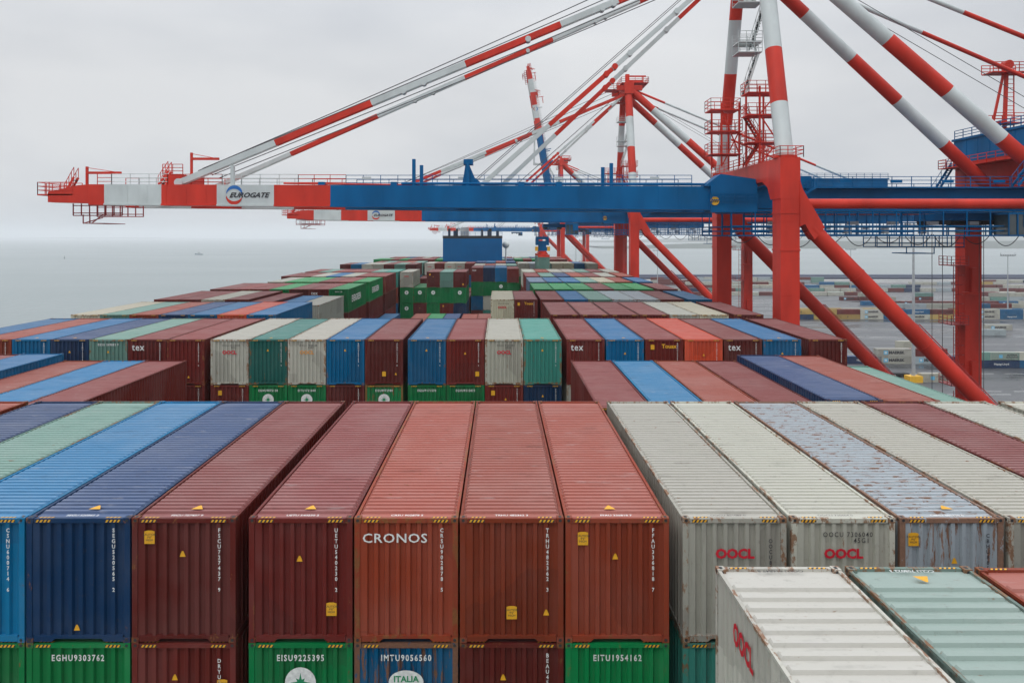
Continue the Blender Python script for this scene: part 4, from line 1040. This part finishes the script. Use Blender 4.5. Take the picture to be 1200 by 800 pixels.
light_mast(770.5, 620, 38, 'distant light mast between the diagonal braces of the second crane')
light_mast(1128, 640, 37, 'distant light mast just left of the red landside leg')

# red yard vehicle
def truck(x, Y, label, g):
    t = thing('terminal_truck', label, 'truck', (x, Y, QZ), g)
    m = MB(); m.prism_y([(x, QZ+.9), (x+2.6, QZ+.9), (x+2.6, QZ+3.1), (x+.5, QZ+3.1), (x, QZ+2.0)], Y-1.2, Y+1.2); m.build('cab', RED, t)
    m = MB(); m.prism_y([(x+.25, QZ+2.0), (x+1.9, QZ+2.0), (x+1.9, QZ+2.85), (x+.6, QZ+2.85)], Y-1.23, Y+1.23); m.build('window', GLASS, t)
    m = MB(); m.box(x+2.6, x+13, Y-1.2, Y+1.2, QZ+1.0, QZ+1.35); m.build('chassis', BLK, t)
    for wx in (.7, 3.2, 10.4, 11.8): m = MB(); m.tube((x+wx, Y-1.25, QZ+.5), (x+wx, Y+1.25, QZ+.5), .5, n=16); m.build('wheel', BLK, t)
truck((1015-CX)/F*231, 231, 'red terminal truck on the quay behind the second diagonal brace', None)

# boats and buoy
def boat():
    x = (233-CX)/F*2010; Y = 2010
    t = thing('motor_boat', 'small pale workboat crossing the open sea on the left', 'boat', (x, Y, 0))
    m = MB(); L_, W_ = 11, 3.4
    st_ = [(-L_,.85,2.2),(-L_*.4,1,2.0),(L_*.4,.95,2.6),(L_*.8,.55,3.2),(L_,.05,3.8)]
    for xx, w, h in st_: m.v += [(x-xx, Y-W_*w, h), (x-xx, Y-W_*w*.7, -.4), (x-xx, Y+W_*w*.7, -.4), (x-xx, Y+W_*w, h)]
    for i in range(4):
        a_ = i*4
        for j in range(3): m.f.append((a_+j, a_+j+1, a_+j+5, a_+j+4)); m.m.append(0)
        m.f.append((a_+3, a_, a_+4, a_+7)); m.m.append(0)
    m.f.append((0,1,2,3)); m.m.append(0); m.build('hull', mat('boat_blue_grey', (.10,.16,.22), .5), t)
    m = MB(); m.box(x-4, x+4.5, Y-2.2, Y+2.2, 2.2, 5.0); m.box(x-2.6, x+2, Y-1.8, Y+1.8, 5.0, 7.2); w_ = m.build('wheelhouse', WHT, t)
    m = MB(); m.box(x-2.7, x+2.1, Y-1.9, Y+1.9, 5.7, 6.6); m.build('window', GLASS, w_)
    m = MB(); m.tube((x, Y, 7.2), (x, Y, 12), .2, n=8); m.beam((x-1.5, Y, 10), (x+1.5, Y, 10), .2, .2); m.build('mast', GREY, t)
boat()
def buoy(px, py, label):
    Y = ZC*F/(py-CY); x = (px-CX)/F*Y
    t = thing('buoy', label, 'buoy', (x, Y, 0)); m = MB(); m.tube((x,Y,-.3),(x,Y,1), 1.3, n=14); m.build('float', BLK, t)
    m = MB(); m.tube((x,Y,1),(x,Y,5.5), .7, .15, n=8); m.tube((x,Y,5.5),(x,Y,7), .5, .02, n=8); m.build('tower', BLK, t)
buoy(75.5, 303, 'small dark buoy alone on the open sea far left')

# ------------------------------------------------------------------ air
hz = MB(); hz.box(-FARY-50, FARY+50, -700, FARY+50, -3, 175)
HM = bpy.data.materials.new('haze_air'); HM.use_nodes = True; t = HM.node_tree; t.nodes.clear()
pv = N(t, 'ShaderNodeVolumePrincipled'); ou = N(t, 'ShaderNodeOutputMaterial')
pv.inputs['Color'].default_value = (.93,.95,.97,1); pv.inputs['Density'].default_value = .00014; pv.inputs['Anisotropy'].default_value = 0.0
t.links.new(pv.outputs[0], ou.inputs['Volume'])
tag(hz.build('haze', HM), 'thin grey sea haze', 'haze', kind='stuff')

# ------------------------------------------------------------------ labels for the containers
ORD = ['first','second','third','fourth','fifth','sixth','seventh','eighth','ninth','tenth','eleventh','twelfth','thirteenth','fourteenth']
LAY = {0: 'top layer', 1: 'second layer down', 2: 'third layer down'}
groups = {}
for r_ in REG: groups.setdefault((r_['row'], r_['tier'] if r_['row'] != 'yard' else (r_['tier'], round(r_['y'])), r_['word']), []).append(r_)
for (row, tier, word), rs_ in groups.items():
    rs_.sort(key=lambda r: r['x'])
    for i, r_ in enumerate(rs_):
        which = (ORD[i]+' '+word+' container from the left') if len(rs_) > 1 else 'the only '+word+' container'
        tx = {'': '', 'EMB': ' with round emblem'}.get(r_['txt'], ' lettered '+r_['txt'])
        if row == 'hung': lab = 'sage green container hanging from the spreader of the second crane'
        elif row == 'yard':
            ys_ = sorted({round(q['y']) for q in REG if q['row'] == 'yard'}); yi = ys_.index(tier[1])
            lab = f"{which}{tx}, {'ground' if tier[0] == 0 else 'upper'} level, {ORD[min(yi,13)]} yard row"
        else: lab = f"{which}{tx} in {row} row, {LAY.get(tier, 'lower layer')}"
        r_['o']['label'] = lab
print('containers', len(REG), 'objects', len(bpy.data.objects))
